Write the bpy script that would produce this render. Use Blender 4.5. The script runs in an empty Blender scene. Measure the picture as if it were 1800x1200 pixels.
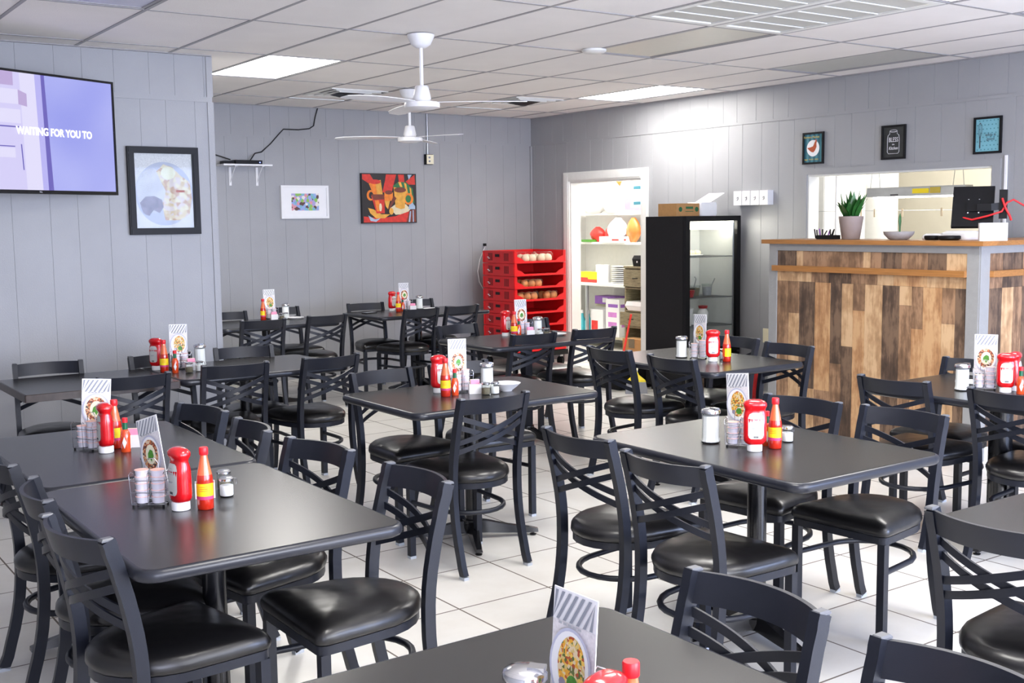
import bpy, math, random
from mathutils import Vector, Matrix
random.seed(7)
S = bpy.context.scene
COL = S.collection
PI = math.pi
R = math.radians

# ------------------------------------------------------------------ camera, world, lights, exposure
cam_d = bpy.data.cameras.new('camera')
cam = bpy.data.objects.new('camera', cam_d); COL.objects.link(cam); S.camera = cam
YAW, PITCH, ROLL, FPX, HC = -0.6134, -0.1063, -0.0130, 1988.5, 1.58
cam_d.sensor_width = 36.0; cam_d.sensor_fit = 'HORIZONTAL'; cam_d.lens = FPX / 1800 * 36.0
cam_d.clip_start = 0.05; cam_d.clip_end = 60
_f = Vector((-math.sin(YAW) * math.cos(PITCH), math.cos(YAW) * math.cos(PITCH), math.sin(PITCH)))
_r = Vector((math.cos(YAW), math.sin(YAW), 0)); _u = _r.cross(_f)
_rr = _r * math.cos(ROLL) + _u * math.sin(ROLL); _uu = -_r * math.sin(ROLL) + _u * math.cos(ROLL)
cam.matrix_world = Matrix(((_rr.x, _uu.x, -_f.x, 0), (_rr.y, _uu.y, -_f.y, 0), (_rr.z, _uu.z, -_f.z, HC), (0, 0, 0, 1)))

W = bpy.data.worlds.new('world'); S.world = W; W.use_nodes = True
W.node_tree.nodes['Background'].inputs[0].default_value = (.78, .88, 1, 1)
W.node_tree.nodes['Background'].inputs[1].default_value = 1.0

def area(name, loc, rot, sx, sy, power, color):
    l = bpy.data.lights.new(name, 'AREA'); l.shape = 'RECTANGLE'; l.size = sx; l.size_y = sy
    l.energy = power; l.color = color
    o = bpy.data.objects.new(name, l); COL.objects.link(o); o.location = loc; o.rotation_euler = rot
    return o
for x, pw, cl in ((-.1, 48, (.76, .77, 1.0)), (2.9, 100, (.90, .91, 1.0)), (5.9, 115, (.50, .62, 1.0))):
    area('daylight_window', (x, -2.35, 1.45), (R(90), 0, 0), 2.5, 2.1, pw, cl)
WARM = (1, .965, .90)
area('pantry_light', (8.75, 10.0, 2.46), (0, 0, 0), 1.0, 1.8, 34, WARM)
area('kitchen_light', (9.0, 5.9, 2.56), (0, 0, 0), 1.6, 3.0, 32, WARM)
S.view_settings.view_transform = 'Standard'; S.view_settings.look = 'None'
S.view_settings.exposure = 1.5; S.view_settings.gamma = 1; S.view_settings.use_curve_mapping = False

# ------------------------------------------------------------------ materials
def srgb(r, g, b):
    f = lambda c: (c / 255 / 12.92) if c / 255 <= .04045 else ((c / 255 + .055) / 1.055) ** 2.4
    return (f(r), f(g), f(b), 1)
class NT:
    def __init__(s, name):
        s.m = bpy.data.materials.new(name); s.m.use_nodes = True; s.t = s.m.node_tree; s.n = s.t.nodes
        s.b = s.n['Principled BSDF']
    def add(s, ty, **k):
        n = s.n.new(ty)
        for a, v in k.items(): setattr(n, a, v)
        return n
    def link(s, a, b): s.t.links.new(a, b)
    def coords(s, kind='Object', scale=(1, 1, 1)):
        tc = s.add('ShaderNodeTexCoord'); mp = s.add('ShaderNodeMapping'); mp.inputs['Scale'].default_value = scale
        s.link(tc.outputs[kind], mp.inputs[0]); return mp.outputs[0]
    def noise(s, vec, scale, detail=3, rough=.5):
        n = s.add('ShaderNodeTexNoise'); n.inputs['Scale'].default_value = scale; n.inputs['Detail'].default_value = detail
        n.inputs['Roughness'].default_value = rough
        if vec is not None: s.link(vec, n.inputs['Vector'])
        return n.outputs['Fac']
    def ramp(s, fac, stops, const=False):
        r = s.add('ShaderNodeValToRGB'); e = r.color_ramp.elements
        if const: r.color_ramp.interpolation = 'CONSTANT'
        while len(e) < len(stops): e.new(.5)
        for i, (p, c) in enumerate(stops): e[i].position = p; e[i].color = c
        s.link(fac, r.inputs[0]); return r.outputs[0]
    def bump(s, h, strength, dist=.01):
        b = s.add('ShaderNodeBump'); b.inputs['Strength'].default_value = strength; b.inputs['Distance'].default_value = dist
        s.link(h, b.inputs['Height']); s.link(b.outputs[0], s.b.inputs['Normal'])
def mk(name, col, rough=.5, metal=0, var=.04, nscale=20, bump=0, bscale=60, coat=0, emis=0, trans=0, spec=None, scale=(1, 1, 1)):
    t = NT(name); b = t.b
    b.inputs['Roughness'].default_value = rough; b.inputs['Metallic'].default_value = metal
    v = t.coords('Object', scale)
    if var:
        lo = tuple(c * (1 - var) for c in col[:3]) + (1,); hi = tuple(min(1, c * (1 + var)) for c in col[:3]) + (1,)
        c = t.ramp(t.noise(v, nscale), [(.3, lo), (.7, hi)]); t.link(c, b.inputs['Base Color'])
        if emis: t.link(c, b.inputs['Emission Color'])
    else:
        b.inputs['Base Color'].default_value = col
        if emis: b.inputs['Emission Color'].default_value = col
    if emis: b.inputs['Emission Strength'].default_value = emis
    if bump: t.bump(t.noise(v, bscale, 4), bump)
    if coat: b.inputs['Coat Weight'].default_value = coat; b.inputs['Coat Roughness'].default_value = .08
    if trans: b.inputs['Transmission Weight'].default_value = trans; b.inputs['IOR'].default_value = 1.45
    if spec is not None: b.inputs['Specular IOR Level'].default_value = spec
    return t.m
M = {}
M['wall'] = mk('grey_wall_paint', srgb(159, 160, 163), .42, var=.03, nscale=3, bump=.15, bscale=140)
M['white_paint'] = mk('white_paint', srgb(232, 232, 228), .45, var=.02)
M['tile_ceiling'] = mk('ceiling_tile', srgb(242, 238, 234), .9, var=.03, nscale=2, bump=.25, bscale=220)
M['grid'] = mk('ceiling_grid_metal', srgb(158, 156, 158), .5, var=.02)
M['lens_off'] = mk('yellowed_light_lens', srgb(196, 192, 178), .35, var=.02)
M['lens_grey'] = mk('grey_light_lens', srgb(198, 198, 192), .35, var=.02)
M['lens_lilac'] = mk('lilac_lens_and_reflection', srgb(196, 196, 215), .3, var=.02)  # lilac over the television is TV and window reflection put into the colour
M['light'] = mk('lit_diffuser', (1, .97, .92, 1), .5, var=0, emis=8.5)
M['metal'] = mk('charcoal_powder_coat', srgb(24, 27, 37), .38, var=.06, nscale=30, bump=.06, bscale=500, spec=.38)
M['cap'] = mk('grey_plastic_cap', srgb(88, 90, 95), .4, var=.03)
M['glide'] = mk('pale_plastic_glide', srgb(182, 188, 196), .4, var=.02)
M['black_gloss'] = mk('black_enamel', srgb(16, 16, 19), .2, var=.05, spec=.6)
M['table'] = mk('black_laminate', srgb(40, 39, 39), .27, var=.08, nscale=400, spec=.42)
M['table_edge'] = mk('black_rubber_edge', srgb(32, 34, 42), .3, var=.04)
M['worn_edge'] = mk('worn_brown_edge', srgb(58, 48, 44), .4, var=.3, nscale=25)
M['chrome'] = mk('chrome', srgb(215, 215, 218), .16, metal=1, var=.02)
M['wire'] = mk('chrome_wire', srgb(190, 190, 196), .22, metal=1, var=.02)
M['red'] = mk('ketchup_red', srgb(205, 16, 26), .2, var=.05, coat=.6)
M['white_plastic'] = mk('white_plastic', srgb(236, 236, 238), .35, var=.01)
M['paper'] = mk('white_paper', srgb(238, 238, 240), .6, var=.01)
M['label_paper'] = mk('label_paper', srgb(206, 206, 203), .6, var=.01)
M['stripe'] = mk('grey_print', srgb(142, 146, 156), .6, var=.01)
M['plate_print'] = mk('lilac_plate_print', srgb(190, 192, 212), .5, var=.02)
M['marble_print'] = mk('marble_print', srgb(224, 220, 222), .5, var=.12, nscale=160)
M['ink'] = mk('dark_print', srgb(60, 60, 66), .5, var=.02)
M['soft_ink'] = mk('pale_print', srgb(168, 170, 176), .5, var=.02)
M['leaf_print'] = mk('avocado_print', srgb(74, 140, 44), .5, var=.25, nscale=120)
M['egg_print'] = mk('egg_print', srgb(236, 232, 205), .5, var=.05, nscale=90)
M['yellow'] = mk('yellow_label', srgb(248, 222, 28), .45, var=.02)
M['magenta'] = mk('magenta_label', srgb(206, 60, 120), .45, var=.02)
M['orange_label'] = mk('orange_label', srgb(226, 92, 40), .45, var=.03)
M['green_foil'] = mk('green_foil', srgb(18, 96, 62), .3, var=.04)
M['sauce'] = mk('hot_sauce', srgb(190, 38, 16), .15, var=.1, nscale=50, coat=.8)
M['sauce_light'] = mk('thin_hot_sauce', srgb(222, 110, 66), .15, var=.05, coat=.8)
M['sauce_small'] = mk('pepper_sauce', srgb(216, 74, 30), .15, var=.06, coat=.8)
M['cap_red'] = mk('red_cap', srgb(222, 36, 46), .35, var=.03)
M['sugar'] = mk('sugar', srgb(246, 246, 244), .8, var=.03, nscale=200)
M['pepper'] = mk('pepper', srgb(120, 112, 92), .8, var=.4, nscale=400)
M['creamer'] = mk('creamer_cup', srgb(222, 220, 232), .35, var=.03)
M['creamer_lid'] = mk('creamer_foil_lid', srgb(240, 190, 178), .35, var=.08, nscale=120)
M['pink'] = mk('pink_packet', srgb(240, 150, 182), .5, var=.05, nscale=80)
M['cream_packet'] = mk('cream_packet', srgb(240, 236, 196), .5, var=.05, nscale=80)
M['black_plastic'] = mk('black_plastic', srgb(20, 20, 23), .45, var=.05, spec=.22)
M['dark_side'] = mk('black_side_panel', srgb(30, 29, 31), .6, var=.1, nscale=90, bump=.1, bscale=200, spec=.2)
M['crate'] = mk('red_crate', srgb(214, 14, 22), .38, var=.06, nscale=12)
M['crate_dark'] = mk('crate_hole', srgb(30, 8, 10), .7, var=.02)
M['bread'] = mk('bread_bun', srgb(214, 150, 92), .55, var=.3, nscale=14, bump=.2)
M['bread_pale'] = mk('pale_bun', srgb(232, 214, 184), .55, var=.1, nscale=14)
M['cardboard'] = mk('cardboard', srgb(178, 134, 84), .8, var=.06, nscale=30)
M['green_print'] = mk('green_print', srgb(40, 100, 60), .7, var=.04)
M['foam'] = mk('white_foam', srgb(242, 242, 242), .6, var=.01)
M['ledge'] = mk('orange_stained_wood', srgb(164, 112, 60), .4, var=.18, nscale=6, scale=(8, 1, 30))
M['grey_trim'] = mk('grey_trim_paint', srgb(150, 150, 149), .5, var=.03, bump=.15, bscale=90)
M['terra'] = mk('taupe_pot', srgb(150, 136, 132), .6, var=.05)
M['leaf'] = mk('snake_plant_leaf', srgb(38, 92, 38), .35, var=.45, nscale=16)
M['stone'] = mk('grey_stoneware', srgb(168, 168, 172), .6, var=.12, nscale=30)
M['gravel'] = mk('ochre_gravel', srgb(206, 164, 60), .8, var=.3, nscale=120)
M['purple'] = mk('purple_print', srgb(150, 96, 190), .5, var=.1, nscale=20)
M['magenta_print'] = mk('lilac_pink_print', srgb(206, 130, 206), .5, var=.08, nscale=20)
M['orange'] = mk('orange_bag', srgb(236, 120, 56), .4, var=.1, nscale=20)
M['cyan'] = mk('cyan_plastic', srgb(90, 200, 214), .3, var=.05)
M['redbag'] = mk('red_bag', srgb(230, 56, 50), .4, var=.15, nscale=20)
M['teal'] = mk('teal_print', srgb(70, 134, 148), .5, var=.05)
M['teal_dark'] = mk('dark_teal_print', srgb(38, 96, 112), .5, var=.05)
M['aqua'] = mk('aqua_print', srgb(128, 190, 204), .5, var=.03)
M['chalk'] = mk('chalkboard_print', srgb(48, 50, 50), .6, var=.2, nscale=12)
M['rooster'] = mk('rooster_print', srgb(176, 74, 34), .5, var=.2, nscale=60)
M['gold'] = mk('gold_print', srgb(204, 180, 74), .5, var=.05)
M['wire_dark'] = mk('black_cable', srgb(24, 24, 28), .5, var=.02)
M['wire_red'] = mk('red_cable', srgb(220, 40, 44), .45, var=.03)
M['broom'] = mk('grey_bristle', srgb(140, 140, 144), .8, var=.25, nscale=200, scale=(6, 6, .3))
M['silver'] = mk('brushed_steel', srgb(176, 178, 182), .3, metal=.9, var=.04)
M['cream_lid'] = mk('cream_plate_cover', srgb(244, 236, 206), .4, var=.02)
M['painting_black'] = mk('paint_black', srgb(30, 24, 26), .5, var=.1)
M['painting_red'] = mk('paint_red', srgb(208, 48, 36), .5, var=.18, nscale=24)
M['painting_orange'] = mk('paint_orange', srgb(232, 128, 36), .5, var=.15, nscale=24)
M['painting_amber'] = mk('paint_amber', srgb(226, 164, 62), .5, var=.15, nscale=24)
M['painting_brown'] = mk('paint_brown', srgb(116, 50, 34), .5, var=.15, nscale=24)
M['painting_green'] = mk('paint_green', srgb(36, 110, 62), .5, var=.12, nscale=24)
M['painting_cream'] = mk('paint_cream', srgb(226, 212, 176), .5, var=.08, nscale=24)
M['painting_blue'] = mk('paint_blue', srgb(164, 184, 206), .5, var=.08, nscale=24)
M['tan_box'] = mk('tan_cabinet', srgb(190, 184, 160), .6, var=.05)
M['led'] = mk('blue_led', (.1, .15, 1, 1), .4, var=0, emis=6)
M['hood_wall'] = mk('kitchen_tile_wall', srgb(205, 200, 186), .35, var=.04, nscale=4)

def m_rustic():
    t = NT('weathered_drawer_wood'); v = t.coords('Object', (3, 3, 30))
    c = t.ramp(t.noise(v, 4, 5, .65), [(.25, srgb(92, 84, 62)), (.5, srgb(142, 134, 104)), (.8, srgb(178, 170, 140))])
    t.link(c, t.b.inputs['Base Color']); t.b.inputs['Roughness'].default_value = .6; return t.m
M['rustic'] = m_rustic()
def m_plank(name, a, b, c):
    t = NT(name); v = t.coords('Object', (9, 9, 1.0))
    n1 = t.noise(v, 3, 7, .75); v2 = t.coords('Object', (3, 3, 2)); n2 = t.noise(v2, 3, 3, .6)
    mx = t.add('ShaderNodeMath', operation='ADD'); t.link(n1, mx.inputs[0])
    m2 = t.add('ShaderNodeMath', operation='MULTIPLY'); m2.inputs[1].default_value = .8; t.link(n2, m2.inputs[0]); t.link(m2.outputs[0], mx.inputs[1])
    t.link(t.ramp(mx.outputs[0], [(.55, a), (.85, b), (1, c)]), t.b.inputs['Base Color'])
    t.b.inputs['Roughness'].default_value = .5; t.bump(n1, .15); return t.m
M['plank_dark'] = m_plank('dark_reclaimed_plank', srgb(44, 34, 29), srgb(84, 66, 53), srgb(122, 98, 78))
M['plank_mid'] = m_plank('brown_reclaimed_plank', srgb(76, 57, 43), srgb(128, 98, 73), srgb(168, 132, 101))
M['plank_light'] = m_plank('light_reclaimed_plank', srgb(126, 96, 68), srgb(182, 145, 106), srgb(208, 174, 134))
M['plank_orange'] = m_plank('orange_reclaimed_plank', srgb(112, 78, 52), srgb(176, 131, 90), srgb(202, 162, 118))
def m_food(name, cols, scale):
    t = NT(name); v = t.coords('Object'); vo = t.add('ShaderNodeTexVoronoi'); vo.inputs['Scale'].default_value = scale
    t.link(v, vo.inputs['Vector']); sp = t.add('ShaderNodeSeparateColor'); t.link(vo.outputs['Color'], sp.inputs[0])
    n = len(cols); t.link(t.ramp(sp.outputs[0], [(i / n, c) for i, c in enumerate(cols)], True), t.b.inputs['Base Color'])
    t.b.inputs['Roughness'].default_value = .5; return t.m
M['food_scramble'] = m_food('scramble_print', [srgb(232, 168, 50), srgb(216, 190, 120), srgb(96, 110, 50), srgb(240, 200, 90), srgb(180, 80, 40), srgb(226, 206, 170)], 180)
M['food_hash'] = m_food('hash_print', [srgb(140, 60, 40), srgb(226, 200, 170), srgb(60, 60, 60), srgb(196, 110, 60), srgb(214, 160, 110)], 200)
M['food_poster'] = m_food('poster_food_print', [srgb(226, 206, 170), srgb(206, 168, 140), srgb(232, 220, 190), srgb(216, 190, 150), srgb(222, 206, 200)], 38)
M['food_gravy'] = mk('gravy_print', srgb(206, 204, 214), .5, var=.12, nscale=14)
M['meat_print'] = mk('meat_print', srgb(140, 130, 150), .5, var=.3, nscale=22)
M['mosaic'] = m_food('mug_mosaic_print', [srgb(140, 190, 90), srgb(170, 160, 210), srgb(220, 150, 160), srgb(120, 180, 200), srgb(230, 225, 220), srgb(90, 60, 60), srgb(150, 170, 220)], 34)
def m_floor():
    t = NT('floor_tile'); g = t.add('ShaderNodeNewGeometry'); sx = t.add('ShaderNodeSeparateXYZ'); t.link(g.outputs['Position'], sx.inputs[0])
    def line(out, off):
        a = t.add('ShaderNodeMath', operation='SUBTRACT'); t.link(out, a.inputs[0]); a.inputs[1].default_value = off - 20 * .4572
        d = t.add('ShaderNodeMath', operation='DIVIDE'); t.link(a.outputs[0], d.inputs[0]); d.inputs[1].default_value = .4572
        fl = t.add('ShaderNodeMath', operation='FLOOR'); t.link(d.outputs[0], fl.inputs[0])
        f = t.add('ShaderNodeMath', operation='FRACT'); t.link(d.outputs[0], f.inputs[0])
        p = t.add('ShaderNodeMath', operation='PINGPONG'); t.link(f.outputs[0], p.inputs[0]); p.inputs[1].default_value = .5
        l = t.add('ShaderNodeMath', operation='LESS_THAN'); t.link(p.outputs[0], l.inputs[0]); l.inputs[1].default_value = .0085
        return l.outputs[0], fl.outputs[0]
    lx, fx = line(sx.outputs[0], 1.943); ly, fy = line(sx.outputs[1], 3.8105)
    mx = t.add('ShaderNodeMath', operation='MAXIMUM'); t.link(lx, mx.inputs[0]); t.link(ly, mx.inputs[1])
    cmb = t.add('ShaderNodeCombineXYZ'); t.link(fx, cmb.inputs[0]); t.link(fy, cmb.inputs[1])
    wn = t.add('ShaderNodeTexWhiteNoise'); t.link(cmb.outputs[0], wn.inputs['Vector'])
    base = t.ramp(t.noise(g.outputs['Position'], 2.2, 6, .6), [(.25, srgb(212, 207, 198)), (.55, srgb(226, 223, 217)), (.8, srgb(234, 232, 228))])
    sc = t.add('ShaderNodeMapRange'); t.link(wn.outputs['Value'], sc.inputs[0]); sc.inputs[3].default_value = .95; sc.inputs[4].default_value = 1.0
    vm = t.add('ShaderNodeVectorMath', operation='SCALE'); t.link(base, vm.inputs[0]); t.link(sc.outputs[0], vm.inputs['Scale'])
    mix = t.add('ShaderNodeMix', data_type='RGBA'); t.link(mx.outputs[0], mix.inputs[0]); t.link(vm.outputs[0], mix.inputs[6])
    mix.inputs[7].default_value = srgb(108, 98, 90)
    t.link(mix.outputs[2], t.b.inputs['Base Color'])
    rr = t.add('ShaderNodeMapRange'); t.link(mx.outputs[0], rr.inputs[0]); rr.inputs[3].default_value = .28; rr.inputs[4].default_value = .9
    t.link(rr.outputs[0], t.b.inputs['Roughness'])
    inv = t.add('ShaderNodeMath', operation='SUBTRACT'); inv.inputs[0].default_value = 1; t.link(mx.outputs[0], inv.inputs[1]); t.bump(inv.outputs[0], .3, .002)
    return t.m
M['floor'] = m_floor()
def m_leather():
    t = NT('black_vinyl'); v = t.coords('Object'); b = t.b
    b.inputs['Base Color'].default_value = srgb(20, 19, 20); b.inputs['Roughness'].default_value = .30
    b.inputs['Specular IOR Level'].default_value = .6
    n = t.noise(v, 7, 2); t.bump(n, .35, .02); return t.m
M['vinyl'] = m_leather()
def m_glass(name, col, rough=.03, w=.008):
    t = NT(name); tr = t.add('ShaderNodeBsdfTransparent'); gl = t.add('ShaderNodeBsdfGlossy'); gl.inputs['Roughness'].default_value = rough
    tr.inputs[0].default_value = col; mx = t.add('ShaderNodeMixShader'); fr = t.add('ShaderNodeMath', operation='POWER'); lw = t.add('ShaderNodeLayerWeight'); lw.inputs[0].default_value = .5; t.link(lw.outputs['Facing'], fr.inputs[0]); fr.inputs[1].default_value = 4.0
    ad = t.add('ShaderNodeMath', operation='MULTIPLY_ADD'); t.link(fr.outputs[0], ad.inputs[0]); ad.inputs[1].default_value = .8; ad.inputs[2].default_value = w
    t.link(ad.outputs[0], mx.inputs[0]); t.link(tr.outputs[0], mx.inputs[1]); t.link(gl.outputs[0], mx.inputs[2])
    t.link(mx.outputs[0], t.n['Material Output'].inputs[0]); return t.m
M['glass'] = m_glass('clear_glass', (.93, .95, .95, 1))
M['film'] = m_glass('clear_film', (.95, .94, .93, 1), .15, .03)
M['milky_bag'] = mk('translucent_white_bag', srgb(246, 246, 246), .4, var=.02, bump=.5, bscale=12)
def m_screen():
    t = NT('tv_screen'); t.b.inputs['Base Color'].default_value = (.01, .01, .02, 1); t.b.inputs['Roughness'].default_value = .2
    v = t.coords('Object'); n = t.noise(v, 1.4, 1); c = t.ramp(n, [(.35, srgb(150, 156, 236)), (.7, srgb(190, 194, 250))])
    t.link(c, t.b.inputs['Emission Color']); t.b.inputs['Emission Strength'].default_value = .34; return t.m
M['screen'] = m_screen()
def em(name, col, st=.34):
    m = mk(name, col, .3, var=0, emis=st); m.node_tree.nodes['Principled BSDF'].inputs['Base Color'].default_value = (.01, .01, .015, 1); return m
M['scr_white'] = em('screen_white', srgb(228, 224, 252)); M['scr_dark'] = em('screen_violet', srgb(108, 98, 186))
M['scr_lilac'] = em('screen_pale_lilac', srgb(214, 208, 248)); M['scr_mid'] = em('screen_lilac', srgb(186, 182, 244)); M['scr_brown'] = em('screen_mauve', srgb(190, 170, 216))
M['scr_text'] = em('screen_text', srgb(255, 255, 255), .6)
M['fridge_light'] = mk('fridge_lamp', (1, .93, .78, 1), .4, var=0, emis=9)
M['fridge_in'] = mk('fridge_lining', srgb(206, 208, 206), .45, var=.02)
M['berry'] = mk('red_fruit', srgb(170, 40, 44), .4, var=.3, nscale=60)

# ------------------------------------------------------------------ mesh builder
class MB:
    def __init__(s): s.v = []; s.f = []; s.fm = []; s.mats = []
    def mi(s, m):
        m = M[m]
        if m not in s.mats: s.mats.append(m)
        return s.mats.index(m)
    def add(s, vs, fs, m):
        o = len(s.v); s.v += [tuple(v) for v in vs]; k = s.mi(m)
        for f in fs: s.f.append([i + o for i in f]); s.fm.append(k)
        return s
    def box(s, x0, x1, y0, y1, z0, z1, m, mat=None):
        vs = [Vector((x, y, z)) for z in (z0, z1) for x, y in ((x0, y0), (x1, y0), (x1, y1), (x0, y1))]
        if mat is not None: vs = [mat @ v for v in vs]
        return s.add(vs, [(3, 2, 1, 0), (4, 5, 6, 7), (0, 1, 5, 4), (1, 2, 6, 5), (2, 3, 7, 6), (3, 0, 4, 7)], m)
    def rings(s, rings, m, cap=True, closed=False, flip=False):
        n = len(rings[0]); vs = [p for r in rings for p in r]; fs = []
        for i in range(len(rings) - (0 if closed else 1)):
            a = i * n; b = ((i + 1) % len(rings)) * n
            for j in range(n):
                q = (a + j, a + (j + 1) % n, b + (j + 1) % n, b + j)
                fs.append(q[::-1] if flip else q)
        if cap and not closed:
            c0 = tuple(range(n - 1, -1, -1)); c1 = tuple(range((len(rings) - 1) * n, len(rings) * n))
            fs += [c0[::-1], c1[::-1]] if flip else [c0, c1]
        return s.add(vs, fs, m)
    def lathe(s, prof, m, n=20, c=(0, 0, 0), sx=1, sy=1, cap=True):
        return s.rings([[(c[0] + r * sx * math.cos(2 * PI * k / n), c[1] + r * sy * math.sin(2 * PI * k / n), c[2] + z) for k in range(n)] for r, z in prof], m, cap)
    def tube(s, pts, r, m, n=8, closed=False):
        pts = [Vector(p) for p in pts]; rings = []; N = len(pts); up = None
        for i, p in enumerate(pts):
            a = pts[(i - 1) % N] if (closed or i > 0) else p; b = pts[(i + 1) % N] if (closed or i < N - 1) else p
            d = (b - a).normalized()
            if up is None: up = Vector((0, 0, 1)) if abs(d.z) < .9 else Vector((1, 0, 0))
            e = d.cross(up)
            if e.length < 1e-5: e = d.orthogonal()
            e.normalize(); g = e.cross(d).normalized(); up = g
            rings.append([p + e * (r * math.cos(2 * PI * k / n)) + g * (r * math.sin(2 * PI * k / n)) for k in range(n)])
        return s.rings(rings, m, not closed, closed)
    def bar(s, pts, w, h, m, up=(0, 0, 1)):
        """rectangular section swept along pts: w across (path x up), h along up"""
        pts = [Vector(p) for p in pts]; rings = []; N = len(pts); up = Vector(up)
        for i, p in enumerate(pts):
            d = (pts[min(i + 1, N - 1)] - pts[max(i - 1, 0)]).normalized(); e = d.cross(up).normalized(); g = e.cross(d).normalized()
            rings.append([p + e * (w / 2 * a) + g * (h / 2 * b) for a, b in ((-1, -1), (1, -1), (1, 1), (-1, 1))])
        return s.rings(rings, m)
    def prism(s, poly, z0, z1, m):
        return s.rings([[(x, y, z0) for x, y in poly], [(x, y, z1) for x, y in poly]], m)
    def poly(s, pts, m): return s.add(pts, [tuple(range(len(pts)))], m)
    def build(s, name, parent=None, smooth=35, loc=None, rot=None):
        me = bpy.data.meshes.new(name); me.from_pydata(s.v, [], s.f)
        for m in s.mats: me.materials.append(m)
        me.polygons.foreach_set('material_index', s.fm); me.update()
        import bmesh
        bm = bmesh.new(); bm.from_mesh(me); bmesh.ops.recalc_face_normals(bm, faces=bm.faces); bm.to_mesh(me); bm.free()
        if smooth:
            me.shade_smooth(); me.set_sharp_from_angle(angle=R(smooth))
        o = bpy.data.objects.new(name, me); COL.objects.link(o)
        if parent: o.parent = parent
        if loc is not None: o.location = loc
        if rot is not None: o.rotation_euler = rot
        return o
def tag(o, label=None, cat=None, group=None, kind=None):
    if label: o['label'] = label
    if cat: o['category'] = cat
    if group: o['group'] = group
    if kind: o['kind'] = kind
    return o
def struct(o): o['kind'] = 'structure'; return o
def empty(name, loc, rz, label, cat, group=None):
    o = bpy.data.objects.new(name, None); COL.objects.link(o); o.location = loc; o.rotation_euler = (0, 0, R(rz)); o.empty_display_size = .1
    return tag(o, label, cat, group)
def dup(root, loc=None, rz=None, label=None, group=None):
    kids = {}
    def cp(o, par):
        c = o.copy(); COL.objects.link(c)
        if par is not None: c.parent = par
        for ch in list(o.children): cp(ch, c)
        return c
    r = cp(root, None)
    if loc is not None: r.location = loc
    if rz is not None: r.rotation_euler = (0, 0, R(rz))
    if label: r['label'] = label
    if group: r['group'] = group
    elif 'group' in r: del r['group']
    return r
def circ(cx, cz, rx, rz, n=28, a0=0, a1=360):
    return [(cx + rx * math.cos(R(a0 + (a1 - a0) * k / n)), cz + rz * math.sin(R(a0 + (a1 - a0) * k / n))) for k in range(n if a1 - a0 >= 360 else n + 1)]
def rect(x0, x1, z0, z1): return [(x0, z0), (x1, z0), (x1, z1), (x0, z1)]
def flat(name, layers, parent, y0=0., step=.0006):
    """printed artwork facing -Y in the local xz plane"""
    b = MB()
    for i, (m, pts) in enumerate(layers): b.poly([(x, y0 - step * i, z) for x, z in pts], m)
    return b.build(name, parent, smooth=0)
def text(name, s, size, mat, parent, loc, width=None, rx=90, ext=.0006, rz=0, bold=0, shear=0):
    c = bpy.data.curves.new(name, 'FONT'); c.body = s; c.size = size; c.extrude = ext; c.align_x = 'CENTER'; c.align_y = 'CENTER'; c.offset = bold; c.shear = shear
    c.resolution_u = 3
    o = bpy.data.objects.new(name, c); COL.objects.link(o)
    bpy.context.view_layer.update()
    me = bpy.data.meshes.new_from_object(o.evaluated_get(bpy.context.evaluated_depsgraph_get()))
    bpy.data.objects.remove(o); me.materials.clear(); me.materials.append(M[mat])
    t = bpy.data.objects.new(name, me); COL.objects.link(t); t.parent = parent; t.location = loc; t.rotation_euler = (R(rx), 0, R(rz))
    if width and me.vertices:
        xs = [v.co.x for v in me.vertices]; k = width / (max(xs) - min(xs)); t.scale = (k, 1, 1)
    return t

# ------------------------------------------------------------------ setting
XR, YB, YP, XP, XL, YF, ZC = 7.80, 10.65, 7.74, 2.92, -1.8, -2.0, 2.74
def plane_wall(name, axis, pos, rects, nrm, thick=.10, grooves=True, mat='wall', off=0., rail=2.44):
    """axis 'x': wall in the x=pos plane running along y; nrm = +-1 direction of the room side. V-grooves are cut in the panelling"""
    b = MB(); gw, gd, sp = .0022, .0025, .2032
    for (u0, u1, z0, z1) in rects:
        zs = [(z0, z1)]
        if grooves and z0 < rail < z1: zs = [(z0, rail), (rail, z1)]
        for (za, zb) in zs:
            us = [(u0, 0.)]
            if grooves:
                sh = off + (.07 if za >= rail - .01 else 0)
                k = math.ceil((u0 + .012 - sh) / sp)
                while sh + k * sp < u1 - .012:
                    c = sh + k * sp + (.03 if k % 3 == 0 else 0); us += [(c - gw, 0.), (c - gw * .4, gd), (c + gw * .4, gd), (c + gw, 0.)]; k += 1
            us.append((u1, 0.))
            prof = [(u, pos - nrm * d) for u, d in us] + [(u1, pos - nrm * thick), (u0, pos - nrm * thick)]
            pts = [(p, u) if axis == 'x' else (u, p) for u, p in prof]
            b.rings([[(x, y, za) for x, y in pts], [(x, y, zb) for x, y in pts]], mat)
    return struct(b.build(name, smooth=0))
DY0, DY1, DZ = 8.74, 9.93, 2.0
PY0, PY1, PZ0, PZ1 = 4.86, 6.60, 1.25, 1.94
plane_wall('wall_right', 'x', XR, [(YF, PY0, 0, ZC), (PY0, PY1, 0, PZ0), (PY0, PY1, PZ1, ZC), (PY1, DY0, 0, ZC), (DY0, DY1, DZ, ZC), (DY1, YB + .1, 0, ZC)], -1, .12, off=.02)
plane_wall('wall_back', 'y', YB, [(XP, XR, 0, ZC)], -1, .1, off=.06)
plane_wall('wall_divider', 'y', YP, [(XL, XP, 0, ZC)], -1, .1, off=-.05)
plane_wall('wall_divider_side', 'x', XP, [(YP + .1, YB, 0, ZC)], 1, .1)
plane_wall('wall_left', 'x', XL, [(YF, YP, 0, ZC)], 1, .1)
WIN = [(-1.35, 1.15), (1.65, 4.15), (4.65, 7.15)]
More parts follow.
